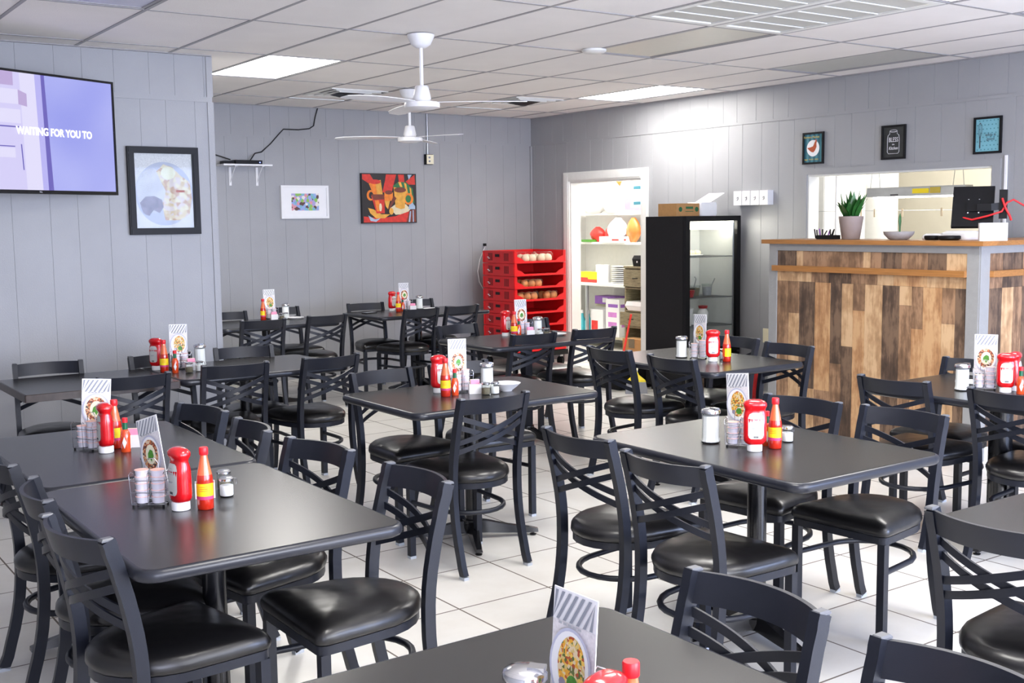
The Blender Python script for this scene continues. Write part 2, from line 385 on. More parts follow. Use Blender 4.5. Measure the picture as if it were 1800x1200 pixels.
rs = [(XL - .1, WIN[0][0], 0, ZC), (WIN[0][1], WIN[1][0], 0, ZC), (WIN[1][1], WIN[2][0], 0, ZC), (WIN[2][1], XR + .12, 0, ZC)]
for a, c in WIN: rs += [(a, c, 0, .40), (a, c, 2.50, ZC)]
plane_wall('wall_front', 'y', YF, rs, 1, .15, grooves=False)
for i, (a, c) in enumerate(WIN):
    b = MB()
    for x in (a, (a + c) / 2 - .02, c - .04): b.box(x, x + .04, YF - .1, YF - .04, .40, 2.50, 'silver')
    for z in (.40, 2.46): b.box(a, c, YF - .1, YF - .04, z, z + .04, 'silver')
    struct(b.build('window_%d' % (i + 1), smooth=0))
b = MB(); b.box(XL - .1, 10.6, YF - .15, 11.9, -.06, 0, 'floor'); struct(b.build('floor', smooth=0))
# ceiling: lay-in tiles on a T grid; lit and unlit lens panels are things of their own
GX, GY, CW, CL = 2.0157, 5.0477, .6096, 1.2192
panels = {(2, 2): 'on', (8, 2): 'on', (5, -2): 'on', (5, 0): 'off', (8, 0): 'off', (-1, 0): 'lilac', (7, -2): 'lilac',
          (2, -2): 'on', (-1, -3): 'on', (2, -5): 'on', (4, -1): 'grille', (5, -1): 'grille', (4, 3): 'vent', (7, 3): 'vent2'}  # lit panels on this line lie out of view, added to light the room
b = MB(); g = MB()
for i in range(-7, 10):
    x0, x1 = GX + CW * i, GX + CW * (i + 1)
    if x0 >= XR: continue
    for j in range(-6, 5):
        y0, y1 = GY + CL * j, GY + CL * (j + 1)
        xa, xb, ya, yb = max(x0, XL), min(x1, XR), max(y0, YF), min(y1, YB)
        if xb - xa < .02 or yb - ya < .02 or (xb <= XP and ya >= YP): continue
        if (i, j) in panels: continue
        dz = random.uniform(0, .003); tx = random.uniform(-.001, .001)
        b.add([(xa, ya, ZC + .0005 + dz + tx), (xb, ya, ZC + .0005 + dz - tx), (xb, yb, ZC + .0005 + dz), (xa, yb, ZC + .0005 + dz)], [(0, 1, 2, 3)], 'tile_ceiling')
b.box(XL - .1, XR + .12, YF - .15, YB + .1, ZC + .12, ZC + .14, 'tile_ceiling')
ceil = struct(b.build('ceiling', smooth=0))
for i in range(-7, 11):
    x = GX + CW * i
    if XL < x < XR - .03: g.box(x - .011, x + .011, YF, YB if x > XP else YP, ZC - .0012, ZC + .004, 'grid')
for j in range(-6, 6):
    y = GY + CL * j
    if YF < y < YB: g.box(XL if y < YP else XP, XR, y - .011, y + .011, ZC - .0010, ZC + .0035, 'grid')
for (xa, xb, ya, yb) in ((XL, XR, YF, YF + .03), (XR - .03, XR, YF, YB), (XP, XR, YB - .03, YB), (XL, XP, YP - .03, YP), (XL, XL + .03, YF, YP)):
    g.box(xa, xb, ya, yb, ZC - .004, ZC + .006, 'grid')
struct(g.build('ceiling_grid', ceil, smooth=0))
cell_label = {(2, 2): ('lit white ceiling light panel beside the divider wall corner', 1), (8, 2): ('lit white ceiling light panel close to the right wall, above the doorway', 1),
              (5, -2): ('lit ceiling light panel at the very top edge beyond the return grilles', 1),
              (5, 0): ('unlit yellowed ceiling light panel next to the slatted return grilles', 0), (8, 0): ('unlit greyish ceiling light panel by the right wall above the small pictures', 0),
              (-1, 0): ('unlit ceiling light panel, lilac reflection painted in, above the television', 0), (7, -2): ('unlit pale lilac ceiling light panel at the top right corner', 0),
              (2, -2): ('added unseen ceiling light panel above the near tables', 1), (-1, -3): ('added unseen ceiling light panel near the left front windows', 1),
              (2, -5): ('added unseen ceiling light panel nearest the middle front window', 1), (6, -5): ('lit ceiling light panel nearest the right front window', 1)}
for (i, j), k in panels.items():
    x0, y0 = GX + CW * i, GY + CL * j
    cx, cy = x0 + CW / 2, y0 + CL / 2
    if k in ('on', 'off', 'lilac'):
        e = empty('ceiling_light', (cx, cy, ZC), 0, cell_label[(i, j)][0], 'ceiling light', None)
        f = MB(); w, l = CW / 2 - .012, CL / 2 - .012
        for (a, c, d, h) in ((-w, w, -l, -l + .02), (-w, w, l - .02, l), (-w, -w + .02, -l + .02, l - .02), (w - .02, w, -l + .02, l - .02)): f.box(a, c, d, h, .002, .03, 'grid')
        f.build('frame', e, 0)
        d = MB(); d.box(-w + .02, w - .02, -l + .02, l - .02, .006, .02, 'light' if k == 'on' else ({(5, 0): 'lens_off', (8, 0): 'lens_grey'}.get((i, j), 'lens_lilac'))); d.build('diffuser', e, 0)
# return grilles
for (i, j), lab in {(4, -1): 'white slatted return air grille in the ceiling, the one nearer the fans', (5, -1): 'white slatted return air grille in the ceiling, the one nearer the right wall'}.items():
    cx, cy = GX + CW * (i + .5), GY + CL * (j + .5)
    e = empty('return_grille', (cx, cy, ZC), 0, lab, 'air grille')
    f = MB(); w, l = CW / 2 - .012, CL / 2 - .012; t_ = .05
    for (a, c, d, h) in ((-w, w, -l, -l + t_), (-w, w, l - t_, l), (-w, -w + t_, -l + t_, l - t_), (w - t_, w, -l + t_, l - t_)): f.box(a, c, d, h, -.002, .02, 'white_paint')
    for k in range(1, 6): f.box(-w + t_, w - t_, -l + t_ + (2 * l - 2 * t_) * k / 6 - .006, -l + t_ + (2 * l - 2 * t_) * k / 6 + .006, -.0012, .004, 'white_paint')
    f.build('frame', e, 0)
    s = MB(); n = 46
    for k in range(n):
        x = -w + t_ + (2 * w - 2 * t_) * (k + .5) / n
        mt = Matrix.Translation((x, 0, .009)) @ Matrix.Rotation(R(25), 4, 'Y')
        s.box(-.006, .006, -l + t_, l - t_, -.0007, .0007, 'lens_grey', mt)
    s.box(-w + t_, w - t_, -l + t_, l - t_, .05, .052, 'stripe')
    s.build('slat', e, 0)
# supply diffusers
for (cx, cy, lab) in ((4.80, 9.35, 'square ceiling air vent with dark throat left of the fans'), (6.62, 9.15, 'square ceiling air vent near the back right corner')):
    e = empty('ceiling_vent', (cx, cy, ZC), 0, lab, 'air vent')
    f = MB(); 
    for k in range(4):
        w = .285 - k * .062; z = -.004 - k * .0035
        rings = [[(sx * ww, sy * ww, zz) for sx, sy in ((-1, -1), (1, -1), (1, 1), (-1, 1))] for ww, zz in ((w, z + .012), (w, z), (w - .034, z + .016), (w - .036, z + .02))]
        f.rings(rings, 'white_paint', cap=False)
    f.build('louver', e, 0)
    d = MB()  # black cone added below the louvers, painting the vent's shaded interior
    for w, z0, z1 in ((.12, -.006, -.018), (.085, -.018, -.030), (.05, -.030, -.040)):
        d.rings([[(sx * ww, sy * ww, zz) for sx, sy in ((-1, -1), (1, -1), (1, 1), (-1, 1))] for ww, zz in ((w, z0), (w - .03, z1))], 'black_plastic')
    d.build('core', e, 0)['label'] = 'black stepped cone painting the shade inside the vent'
    d = MB(); d.box(-.28, .28, -.28, .28, .03, .04, 'black_plastic'); d.build('throat', e, 0)
    d = MB()
    w, l = CW / 2, .285
    d.box(-.30, -.285, -.30, .30, -.003, .012, 'white_paint'); d.box(.285, .30, -.30, .30, -.003, .012, 'white_paint'); d.box(-.285, .285, -.30, -.285, -.003, .012, 'white_paint'); d.box(-.285, .285, .285, .30, -.003, .012, 'white_paint')
    d.build('frame', e, 0)
b = MB()
for (i, j) in ((4, 3), (7, 3)):
    x0, x1, y0, y1 = GX + CW * i, GX + CW * (i + 1), GY + CL * j, GY + CL * (j + 1)
    cy = {4: 9.35, 7: 9.15}[i]
    b.box(x0, x1, y0, cy - .30, ZC + .006, ZC + .02, 'tile_ceiling'); b.box(x0, x1, cy + .30, y1, ZC + .006, ZC + .02, 'tile_ceiling')
struct(b.build('ceiling_patch', ceil, 0))
e = MB(); e.lathe([(.085, 0), (.085, -.012), (.07, -.022), (0.001, -.024)], 'white_paint', 28)
tag(e.build('smoke_detector', loc=(5.05, 6.15, ZC)), 'flat round white detector plate on the ceiling beside the front fan', 'smoke detector')
# rails, casings
def trim(i, x0, x1, y0, y1, z0, z1, mat='wall'):
    b = MB(); b.box(x0, x1, y0, y1, z0, z1, mat); return struct(b.build('trim_%d' % i, smooth=0))
trim(1, XP, XR, YB - .006, YB, 2.428, 2.452); trim(2, XR - .006, XR, YF, YB - .006, 2.428, 2.452); trim(3, XL, XP, YP - .008, YP, 2.425, 2.46)
trim(4, XP - .035, XP + .008, YP - .008, YP, 0, 2.425); trim(5, XP - .035, XP + .008, YP - .008, YP, 2.46, ZC - .005)
trim(6, XR - .02, XR, YB - .02, YB, 0, 2.428)
struct(MB().box(XR - .018, XR, 8.06, 8.60, 0, .09, 'wall').build('baseboard_right', smooth=0))
struct(MB().box(XP, 6.8, YB - .015, YB, 0, .09, 'wall').build('baseboard_back', smooth=0))
struct(MB().box(XL, XP, YP - .015, YP, 0, .09, 'wall').build('baseboard_divider', smooth=0))
d = MB()   # door casing and jambs
for (y0, y1, z0, z1) in ((DY0 - .10, DY0, 0, DZ + .10), (DY1, DY1 + .10, 0, DZ + .10), (DY0, DY1, DZ, DZ + .10)):
    d.box(XR - .018, XR, y0, y1, z0, z1, 'white_paint'); d.box(XR - .026, XR - .018, y0 + .015, y1 - .03 if y1 - y0 < .2 else y1, z0 + (.015 if z0 > 1 else 0), z1 - .02, 'white_paint')
d.box(XR, XR + .13, DY1 - .02, DY1, 0, DZ, 'white_paint'); d.box(XR, XR + .13, DY0, DY0 + .02, 0, DZ, 'white_paint'); d.box(XR, XR + .13, DY0 + .02, DY1 - .02, DZ - .02, DZ, 'white_paint')
struct(d.build('door_1', smooth=0))
d = MB()   # pass-through trim
d.box(XR - .015, XR, PY0 - .07, PY1 + .06, PZ1, PZ1 + .05, 'wall'); d.box(XR - .015, XR, PY1, PY1 + .05, PZ0, PZ1, 'wall'); d.box(XR - .015, XR, PY0 - .07, PY0, PZ0, PZ1, 'wall')
d.box(XR, XR + .13, PY1 - .015, PY1, PZ0, PZ1, 'white_paint'); d.box(XR, XR + .13, PY0, PY0 + .015, PZ0, PZ1, 'white_paint'); d.box(XR, XR + .13, PY0 + .015, PY1 - .015, PZ1 - .015, PZ1, 'white_paint')
d.box(XR - .05, XR + .2, PY0 + .015, PY1 - .015, PZ0, PZ0 + .03, 'silver')
struct(d.build('trim_7', smooth=0))
# pantry and kitchen shells
def shell(name, x0, x1, y0, y1, h, mat, sides):
    b = MB(); t = .06
    if 'x' in sides: b.box(x1, x1 + t, y0 - t, y1 + t, 0, h, mat)
    if 'y0' in sides: b.box(x0, x1, y0 - t, y0, 0, h, mat)
    if 'y1' in sides: b.box(x0, x1, y1, y1 + t, 0, h, mat)
    b.box(x0, x1, y0, y1, h, h + t, mat)
    return struct(b.build(name, smooth=0))
shell('wall_pantry', XR + .13, 9.45, 8.45, 11.7, 2.5, 'white_paint', ('x', 'y0', 'y1'))
struct(MB().box(XR + .01, XR + .13, YB + .1, 11.7, 0, 2.5, 'white_paint').build('wall_pantry_side', smooth=0))
shell('wall_kitchen', XR + .13, 10.2, 3.3, 8.2, 2.6, 'hood_wall', ('x', 'y0', 'y1'))

# ------------------------------------------------------------------ chairs
def seat_outline(k=1.0, n=12):
    P = []; cr = .028; F, Bk = .452, .022; w, ws = .215, .200
    for a in range(0, 91, 30): P.append((w - cr + cr * math.sin(R(a)), F - cr + cr * math.cos(R(a))))
    P += [(.212, .38), (.206, .31), (ws + .001, .26)]
    for a in range(15, 180, 15): P.append((ws * math.cos(R(a)), .25 - (.25 - Bk) * math.sin(R(a))))
    P += [(-x, y) for x, y in ((ws + .001, .26), (.206, .31), (.212, .38))]
    for a in range(90, -1, -30): P.append((-(w - cr + cr * math.sin(R(a))), F - cr + cr * math.cos(R(a))))
    cy = .265
    return [(x * k, cy + (y - cy) * k) for x, y in P]
POST = [(0.0, 0.0), (.030, .10), (.056, .20), (.071, .30), (.076, .40), (.072, .50), (.056, .60), (.032, .70), (.010, .775), (.002, .806)]
def post_y(z):
    for (y0, z0), (y1, z1) in zip(POST, POST[1:]):
        if z0 <= z <= z1: return y0 + (y1 - y0) * (z - z0) / (z1 - z0)
    return POST[-1][0]
HW = .176
def bowed(xa, za, xb, zb, bow, n=12, inset=.0):
    out = []
    for k in range(n + 1):
        s = k / n; x = xa + (xb - xa) * s; z = za + (zb - za) * s
        out.append((x, post_y(z) - bow * (1 - (x / HW) ** 2) + inset, z))
    return out
def make_chair():
    t = empty('dining_chair', (0, 0, 0), 0, '', 'chair')
    s = MB(); o = [(k, z) for k, z in ((.955, .412), (.985, .416), (1.0, .426), (.995, .438), (.965, .451), (.90, .462), (.78, .471), (.60, .478), (.38, .482), (.15, .484))]
    s.rings([[(x, y, z) for x, y in seat_outline(k)] for k, z in o], 'vinyl')
    s.build('seat', t, 60)
    f = MB(); f.prism(seat_outline(.965), .385, .4115, 'metal'); f.build('seat_frame', t)
    for sx in (-1, 1):
        l = MB(); l.box(sx * .19 - .015, sx * .19 + .015, .410, .440, .012, .385, 'metal'); lg = l.build('leg', t)
        c = MB(); c.box(sx * .19 - .0155, sx * .19 + .0155, .4095, .4405, 0, .013, 'glide'); c.build('foot_glide', lg)
        l = MB(); pts = []
        for i in range(len(POST) * 2 - 1):
            z = POST[i // 2][1] if i % 2 == 0 else (POST[i // 2][1] + POST[i // 2 + 1][1]) / 2
            y = post_y(z)
            if i % 2: y += .0015
            pts.append((sx * HW, y, max(z, .012)))
        l.bar(pts, .036, .026, 'metal', up=(1, 0, 0)); lg = l.build('leg', t); lg['label'] = 'rear leg rising into a back post'
        c = MB(); c.box(sx * HW - .013, sx * HW + .013, -.018, .020, 0, .013, 'glide'); c.build('foot_glide', lg)
        c = MB(); c.rings([[(sx * HW + a * w, .002 + b_ * h, z) for a, b_ in ((-1, -1), (1, -1), (1, 1), (-1, 1))] for w, h, z in ((.0120, .0172, .805), (.0120, .0172, .809), (.009, .013, .813))], 'cap'); c.build('post_cap', lg)
    r = MB(); n = 14; rings = []
    for k in range(n + 1):
        x = -HW + 2 * HW * k / n; bw = .052 * (1 - (x / HW) ** 2)
        rings.append([(x, post_y(z) - bw + dy, z) for z, dy in ((.737, -.006), (.737, .006), (.765, .007), (.805, .006), (.805, -.006), (.765, -.006))])
    r.rings(rings, 'metal'); r.build('back_rail', t)
    for (za, zb, ins) in ((.722, .600, .006), (.680, .558, .006), (.600, .722, -.004), (.558, .680, -.004)):
        c = MB(); c.bar(bowed(-HW, za, HW, zb, .048, inset=ins), .007, .022, 'metal'); c.build('cross_slat', t)
    q = MB(); O = seat_outline(.865); z = .272
    O = [(x, y) for x, y in O if y < .40]
    right = [p for p in O]
    pts = [(.19, .420, z)] + [(x, y, z) for x, y in right] + [(-.19, .420, z)]
    q.tube(pts, .0115, 'metal', 8); q.build('stretcher', t, 50)
    return t
CH = make_chair()
chairs = [
 (.715, 2.99, -80, 'black chair at the left of the front left table, nearest the bottom left corner', 'a'),
 (.745, 3.50, -96, 'black chair at the left of the front left table, behind the corner one', 'a'),
 (1.74, 2.99, 90, 'black chair at the right of the front left table, glossy seat fully in view', 'a'),
 (1.70, 3.60, 100, 'black chair at the far right corner of the front left table', 'a'),
 (1.665, 4.12, 86, 'black chair at the right of the second left table, nearer one', 'a'),
 (1.66, 4.66, 101, 'black chair at the right of the second left table, farther one', 'a'),
 (.75, 4.08, -90, 'black chair at the left picture edge beside the second left table', 'a'),
 (1.53, 6.80, 173, 'black chair between divider wall and square-cornered table, below the television', 'a'),
 (2.155, 6.74, 180, 'black chair by the divider wall behind the ketchup bottle', 'a'),
 (2.71, 6.81, 172, 'black chair by the divider wall at the right end of the joined tables', 'a'),
 (1.75, 5.90, 0, 'black chair in front of the square-cornered table, behind the tall menu card', 'a'),
 (2.34, 6.00, -6, 'black chair in front of the joined wall tables, middle of three', 'a'),
 (2.92, 5.985, 6, 'black chair in front of the joined wall tables, rightmost with seat in view', 'a'),
 (2.80, 4.12, 1, 'black chair with its back to the camera before the centre table', 'a'),
 (2.82, 5.21, 185, 'black chair at the far left of the centre table, glossy seat in view', 'a'),
 (3.32, 5.24, 180, 'black chair beyond the centre table, mostly hidden by its ketchup and menu', 'a'),
 (2.475, 2.67, -86, 'black chair at the left of the right-centre table, nearer one', 'a'),
 (2.52, 3.18, -88, 'black chair at the left of the right-centre table, farther one', 'a'),
 (3.84, 2.745, 94, 'black chair at the right of the right-centre table, nearer one with glossy seat', 'a'),
 (3.77, 3.20, 96, 'black chair at the right of the right-centre table, farther one', 'a'),
 (4.37, 5.20, -88, 'black chair at the left of the fridge-side table, farther one', 'a'),
 (4.355, 4.64, -90, 'black chair at the left of the fridge-side table, in front of the broom', 'a'),
 (5.42, 5.15, 90, 'black chair at the right of the fridge-side table, farther one near the fridge', 'a'),
 (5.34, 4.64, 88, 'black chair at the right of the fridge-side table, before the wooden counter', 'a'),
 (4.565, 3.33, -86, 'black chair at the left of the counter-side table, farther one', 'a'),
 (4.59, 2.755, -88, 'black chair at the left of the counter-side table, nearer the picture edge', 'a'),
 (5.48, 3.48, 90, 'black chair between the counter-side table and the wood-clad counter', 'a'),
 (5.50, 2.92, 90, 'black chair just inside the right picture edge beyond the counter-side table', 'a'),
 (1.73, 1.59, 90, 'black chair at the bottom, right of the foreground table', 'a'),
 (1.715, 1.085, 90, 'black chair cut by the bottom edge, blue-lit post and rail showing', 'a'),
 (2.60, 1.59, -90, 'black chair in the bottom right corner of the picture', 'a'),
 (4.59, 6.25, 0, 'black chair in front of the crate-side table, left one', 'a'),
 (5.13, 6.25, -2, 'black chair in front of the crate-side table, right one before the doorway', 'a'),
 (4.53, 7.16, 186, 'black chair at the far left of the crate-side table', 'a'),
 (5.20, 7.17, 180, 'black chair beyond the crate-side table, in front of the red crates', 'a'),
 (5.12, 9.73, 175, 'black chair against the back wall beside the phone', 'a'),
 (5.74, 9.82, 180, 'black chair against the back wall hidden behind the back table condiments', 'a'),
 (5.18, 8.76, 5, 'black chair in front of the table below the red painting, left one', 'a'),
 (5.64, 8.80, 6, 'black chair in front of the table below the red painting, right one', 'a'),
 (3.68, 9.62, 180, 'black chair beyond the back left table, partly cut by the divider wall', 'a'),
 (4.27, 9.80, 184, 'black chair beyond the back left table, behind the sugar pourer', 'a'),
 (3.62, 8.64, -4, 'black chair in front of the back left table, left one', 'a'),
 (4.22, 8.70, 5, 'black chair in front of the back left table, right one', 'a')]
for i, (x, y, rz, lab, _) in enumerate(chairs):
    o = CH if i == 0 else dup(CH)
    o.location = (x, y, 0); o.rotation_euler = (0, 0, R(rz)); o['label'] = lab; o['group'] = 'cross-back dining chairs'

# ------------------------------------------------------------------ tables
TZ = .735
def rr_outline(w, l, r, n=6):
    P = []
    for cx, cy, a0 in ((w / 2 - r, l / 2 - r, 0), (-w / 2 + r, l / 2 - r, 90), (-w / 2 + r, -l / 2 + r, 180), (w / 2 - r, -l / 2 + r, 270)):
        for k in range(n + 1): a = R(a0 + 90 * k / n); P.append((cx + r * math.cos(a), cy + r * math.sin(a)))
    return P
def make_table(w, l, base_rot, style):
    t = empty('restaurant_table', (0, 0, 0), 0, '', 'table')
    top = MB(); r = .06 if style != 'square' else .008
    if style != 'square':
        top.rings([[(x, y, z) for x, y in rr_outline(w - 2 * d, l - 2 * d, r - d)] for d, z in ((.016, TZ - .0005), (.0145, TZ))], 'table')
    else:
        top.rings([[(x, y, z) for x, y in rr_outline(w - .012, l - .012, r - .004)] for z in (TZ - .0005, TZ)], 'table')
    top.build('tabletop', t)
    e = MB()
    if style != 'square':
        prof = [(.05, TZ - .035), (.012, TZ - .035), (.004, TZ - .031), (0, TZ - .024), (0, TZ - .012), (.004, TZ - .004), (.010, TZ - .0005), (.016, TZ - .0005)]
        e.rings([[(x, y, z) for x, y in rr_outline(w - 2 * d, l - 2 * d, max(.01, r - d))] for d, z in prof], 'table_edge')
    else:
        e.rings([[(x, y, z) for x, y in rr_outline(w - 2 * d, l - 2 * d, r)] for d, z in ((0, TZ - .04), (0, TZ - .003), (.002, TZ - .0005))], 'worn_edge')
    e.build('edge_band', t)
    c = MB(); rad = .055 if style == 'thick' else .036
    if style == 'bar': c.box(-.03, .03, -.03, .03, .05, TZ - .05, 'metal')
    else: c.lathe([(rad + .02, .075), (rad, .10), (rad, TZ - .06)], 'black_gloss', 24)
    c.build('column', t)
    p = MB(); p.box(-.14, .14, -.14, .14, TZ - .052, TZ - .0355, 'metal'); p.build('mounting_plate', t)
    b = MB(); mt = Matrix.Rotation(R(base_rot), 4, 'Z')
    if style == 'bar': arms = ((90, .27), (270, .27))
    else: arms = [(a, .33) for a in (0, 90, 180, 270)]
    for a, L in arms:
        m2 = mt @ Matrix.Rotation(R(a), 4, 'Z')
        ring = []
        for d, hw, z0, z1 in ((0, .040, .035, .095), (.07, .030, .030, .088), (.18, .024, .022, .062), (L - .03, .02, .018, .042), (L, .018, .018, .034)):
            ring.append([m2 @ Vector((d, s_ * hw * k_, z)) for s_, k_, z in ((-1, 1, z0), (1, 1, z0), (1, .7, z1), (-1, .7, z1))])
        b.rings(ring, 'black_gloss')
        v = m2 @ Vector((L - .025, 0, 0)); b.lathe([(.016, 0), (.018, .006), (.008, .008), (.008, .024)], 'black_gloss', 12, (v.x, v.y, 0))
    b.lathe([(.05, .03), (.055, .06), (.05, .098)], 'black_gloss', 20)
    b.build('base', t)
    return t
TB = {}
tables = [
 ('T1', 1.175, 3.255, .76, 1.07, 20, 'round', 'black rectangular table at the front left with ketchup and red-capped hot sauce'),
 ('T2', 1.19, 4.345, .76, 1.07, 0, 'round', 'black table second from the front on the left, pushed against the front left one'),
 ('T3', 1.64, 6.395, .80, .71, 0, 'square', 'black table with sharp corners and worn brown edge by the divider wall'),
 ('T4', 2.565, 6.43, 1.03, .76, 20, 'round', 'black round-cornered table joined to the sharp-cornered one by the divider wall'),
 ('T5', 3.025, 4.66, 1.07, .76, -28, 'round', 'black table in the centre with white bowl and ketchup'),
 ('T6', 3.15, 2.885, .78, 1.07, -14, 'round', 'black table right of centre with sugar pourer and upright ketchup, four chairs around'),
 ('T7', 4.82, 4.925, .78, 1.07, 0, 'thick', 'black table in front of the fridge with a thick round column'),
 ('T8', 5.03, 3.05, .78, 1.07, 15, 'thick', 'black table at the right edge in front of the wood-clad counter'),
 ('T9', 1.17, 1.355, .78, 1.07, 0, 'round', 'black table cut off by the bottom edge with menu card and chrome-lidded pourer'),
 ('T10', 3.10, 1.345, .76, 1.07, 0, 'round', 'black table corner at the right picture edge below the counter-side table'),
 ('T11', 4.765, 6.59, 1.07, .76, 0, 'bar', 'black table in front of the red bread crates'),
 ('T12', 5.46, 9.31, 1.20, .76, 0, 'round', 'black table by the back wall below the red painting'),
 ('T13', 3.865, 9.18, 1.07, .76, 0, 'round', 'black table at the back left below the wall shelf')]
for k, x, y, w, l, br, st, lab in tables:
    o = make_table(w, l, br, st); o.location = (x, y, 0); o['label'] = lab; o['group'] = 'black restaurant tables'; TB[k] = o

# ------------------------------------------------------------------ condiments
def ellring(a, b_, z, n=24, p=2.6): 
    out = []
    for k in range(n):
        t = 2 * PI * k / n; c, s = math.cos(t), math.sin(t)
        out.append((a * math.copysign(abs(c) ** (2 / p), c), b_ * math.copysign(abs(s) ** (2 / p), s), z))
    return out
KP = [(.026, .027, .023), (.030, .034, .025), (.040, .041, .028), (.055, .0425, .028), (.120, .042, .027), (.138, .040, .023), (.149, .037, .020), (.156, .038, .022), (.166, .0425, .028), (.176, .042, .028), (.184, .034, .021), (.189, .020, .012)]
def kab(z):
    for (z0, a0, b0), (z1, a1, b1) in zip(KP, KP[1:]):
        if z0 <= z <= z1: s = (z - z0) / (z1 - z0); return a0 + (a1 - a0) * s, b0 + (b1 - b0) * s
    return KP[-1][1:]
def make_ketchup():
    t = empty('ketchup_bottle', (0, 0, 0), 0, '', 'ketchup bottle')
    b = MB(); b.rings([ellring(a, c, z) for z, a, c in KP], 'red'); b.build('bottle_body', t, 60)
    c = MB(); c.lathe([(.025, 0), (.0275, .002), (.0275, .022), (.025, .0265)], 'white_plastic', 20); c.build('cap', t)
    for s_ in (-1, 1):
        l = MB(); zs = [.048, .053, .062, .09, .126, .138, .143]; ws = [.018, .025, .028, .028, .028, .023, .014]
        rings = []
        for z, w in zip(zs, ws):
            row = []
            for q in range(7):
                x = -w + 2 * w * q / 6; a, bb = kab(z); y = bb * (1 - (abs(x) / a) ** 2.6) ** (1 / 2.6) + .0008
                row.append((x, s_ * y, z))
            rings.append(row)
        vs = [p for r_ in rings for p in r_]; l.add(vs, [(i * 7 + j, i * 7 + j + 1, (i + 1) * 7 + j + 1, (i + 1) * 7 + j) for i in range(6) for j in range(6)], 'label_paper')
        for z, x0, x1 in ((.128, -.016, .004), (.120, -.016, .014), (.115, -.016, .008), (.110, -.016, .012), (.088, -.014, .010), (.085, -.014, .004)):
            _, bb = kab(z); y = s_ * (bb + .0012); l.box(x0, x1, y - .0004, y + .0004, z, z + .0018, 'soft_ink')
        for q in range(7): l.box(-.008 + q * .0025, -.0068 + q * .0025, s_ * (kab(.055)[1] + .0008), s_ * (kab(.055)[1] + .0016), .052, .059, 'ink')
        l.build('label', t, 60)
    return t
def make_hot():
    t = empty('hot_sauce_bottle', (0, 0, 0), 0, '', 'hot sauce bottle')
    b = MB(); b.lathe([(.022, 0), (.0245, .003), (.0245, .028), (.0245, .086), (.0235, .098), (.022, .105)], 'sauce', 20); b.build('bottle_body', t, 60)
    b = MB(); b.lathe([(.022, .105), (.016, .135), (.0115, .156), (.0108, .166)], 'sauce_light', 20); b.build('neck', t, 60)
    c = MB(); c.lathe([(.0125, .164), (.0135, .166), (.0135, .184), (.012, .187)], 'cap_red', 18); c.build('cap', t)
    l = MB(); n = 16
    def arc(a0, a1, z0, z1, m):
        vs = []
        for k in range(n + 1):
            a = R(a0 + (a1 - a0) * k / n); vs += [(.0252 * math.cos(a), .0252 * math.sin(a), z0), (.0252 * math.cos(a), .0252 * math.sin(a), z1)]
        l.add(vs, [(2 * i, 2 * i + 2, 2 * i + 3, 2 * i + 1) for i in range(n)], m)
    arc(-170, -20, .042, .080, 'yellow'); arc(-20, 30, .032, .080, 'orange_label'); arc(-170, -20, .032, .042, 'magenta'); arc(30, 190, .032, .080, 'yellow')
    for z in (.070, .064, .058): l.box(-.014, .010, -.0256, -.0252, z, z + .0015, 'orange_label')
    l.build('label', t, 60)
    return t
def make_small():
    t = empty('pepper_sauce_bottle', (0, 0, 0), 0, '', 'hot sauce bottle')
    b = MB(); b.lathe([(.017, 0), (.0185, .003), (.0185, .065), (.014, .078), (.0095, .085)], 'sauce_small', 18); b.build('bottle_body', t, 60)
    f = MB(); f.lathe([(.0095, .084), (.0090, .112)], 'green_foil', 16); f.build('neck_foil', t, 60)
    c = MB(); c.lathe([(.0105, .111), (.0105, .127), (.009, .129)], 'cap_red', 16); c.build('cap', t)
    l = MB()
    for k, (a0, a1) in enumerate(((-115, -65), (-10, 50))):
        vs = []
        for q in range(7):
            a = R(a0 + (a1 - a0) * q / 6); h = .022 * (1 - abs(q - 3) / 3) if k == 0 else .024
            vs += [(.019 * math.cos(a), .019 * math.sin(a), .036 - h), (.019 * math.cos(a), .019 * math.sin(a), .036 + h + .001)]
        l.add(vs, [(2 * i, 2 * i + 2, 2 * i + 3, 2 * i + 1) for i in range(6)], 'paper')
    l.build('label', t, 60); return t
def make_pourer():
    t = empty('sugar_pourer', (0, 0, 0), 0, '', 'sugar pourer')
    n = 24
    def fl(r, z, k=.04): return [(r * (1 + k * (q % 2)) * math.cos(2 * PI * q / n), r * (1 + k * (q % 2)) * math.sin(2 * PI * q / n), z) for q in range(n)]
    b = MB(); b.rings([fl(.034, 0), fl(.036, .006), fl(.032, .022), fl(.032, .10), fl(.033, .118, 0)], 'glass', cap=True); b.build('jar', t, 20)
    s = MB(); s.rings([fl(.031, .005), fl(.0335, .008), fl(.0300, .022), fl(.0300, .104, 0)], 'sugar'); s.build('sugar', t, 20)
    c = MB(); c.lathe([(.034, .112), (.037, .114), (.037, .124), (.034, .128), (.020, .132), (.001, .134)], 'chrome', 28)
    c.rings([[(x, y, z) for x, y in ((-.011, -.034), (.011, -.034), (.011, -.006), (-.011, -.006))] for z in (.129, .136)], 'chrome'); c.build('lid', t, 40)
    return t
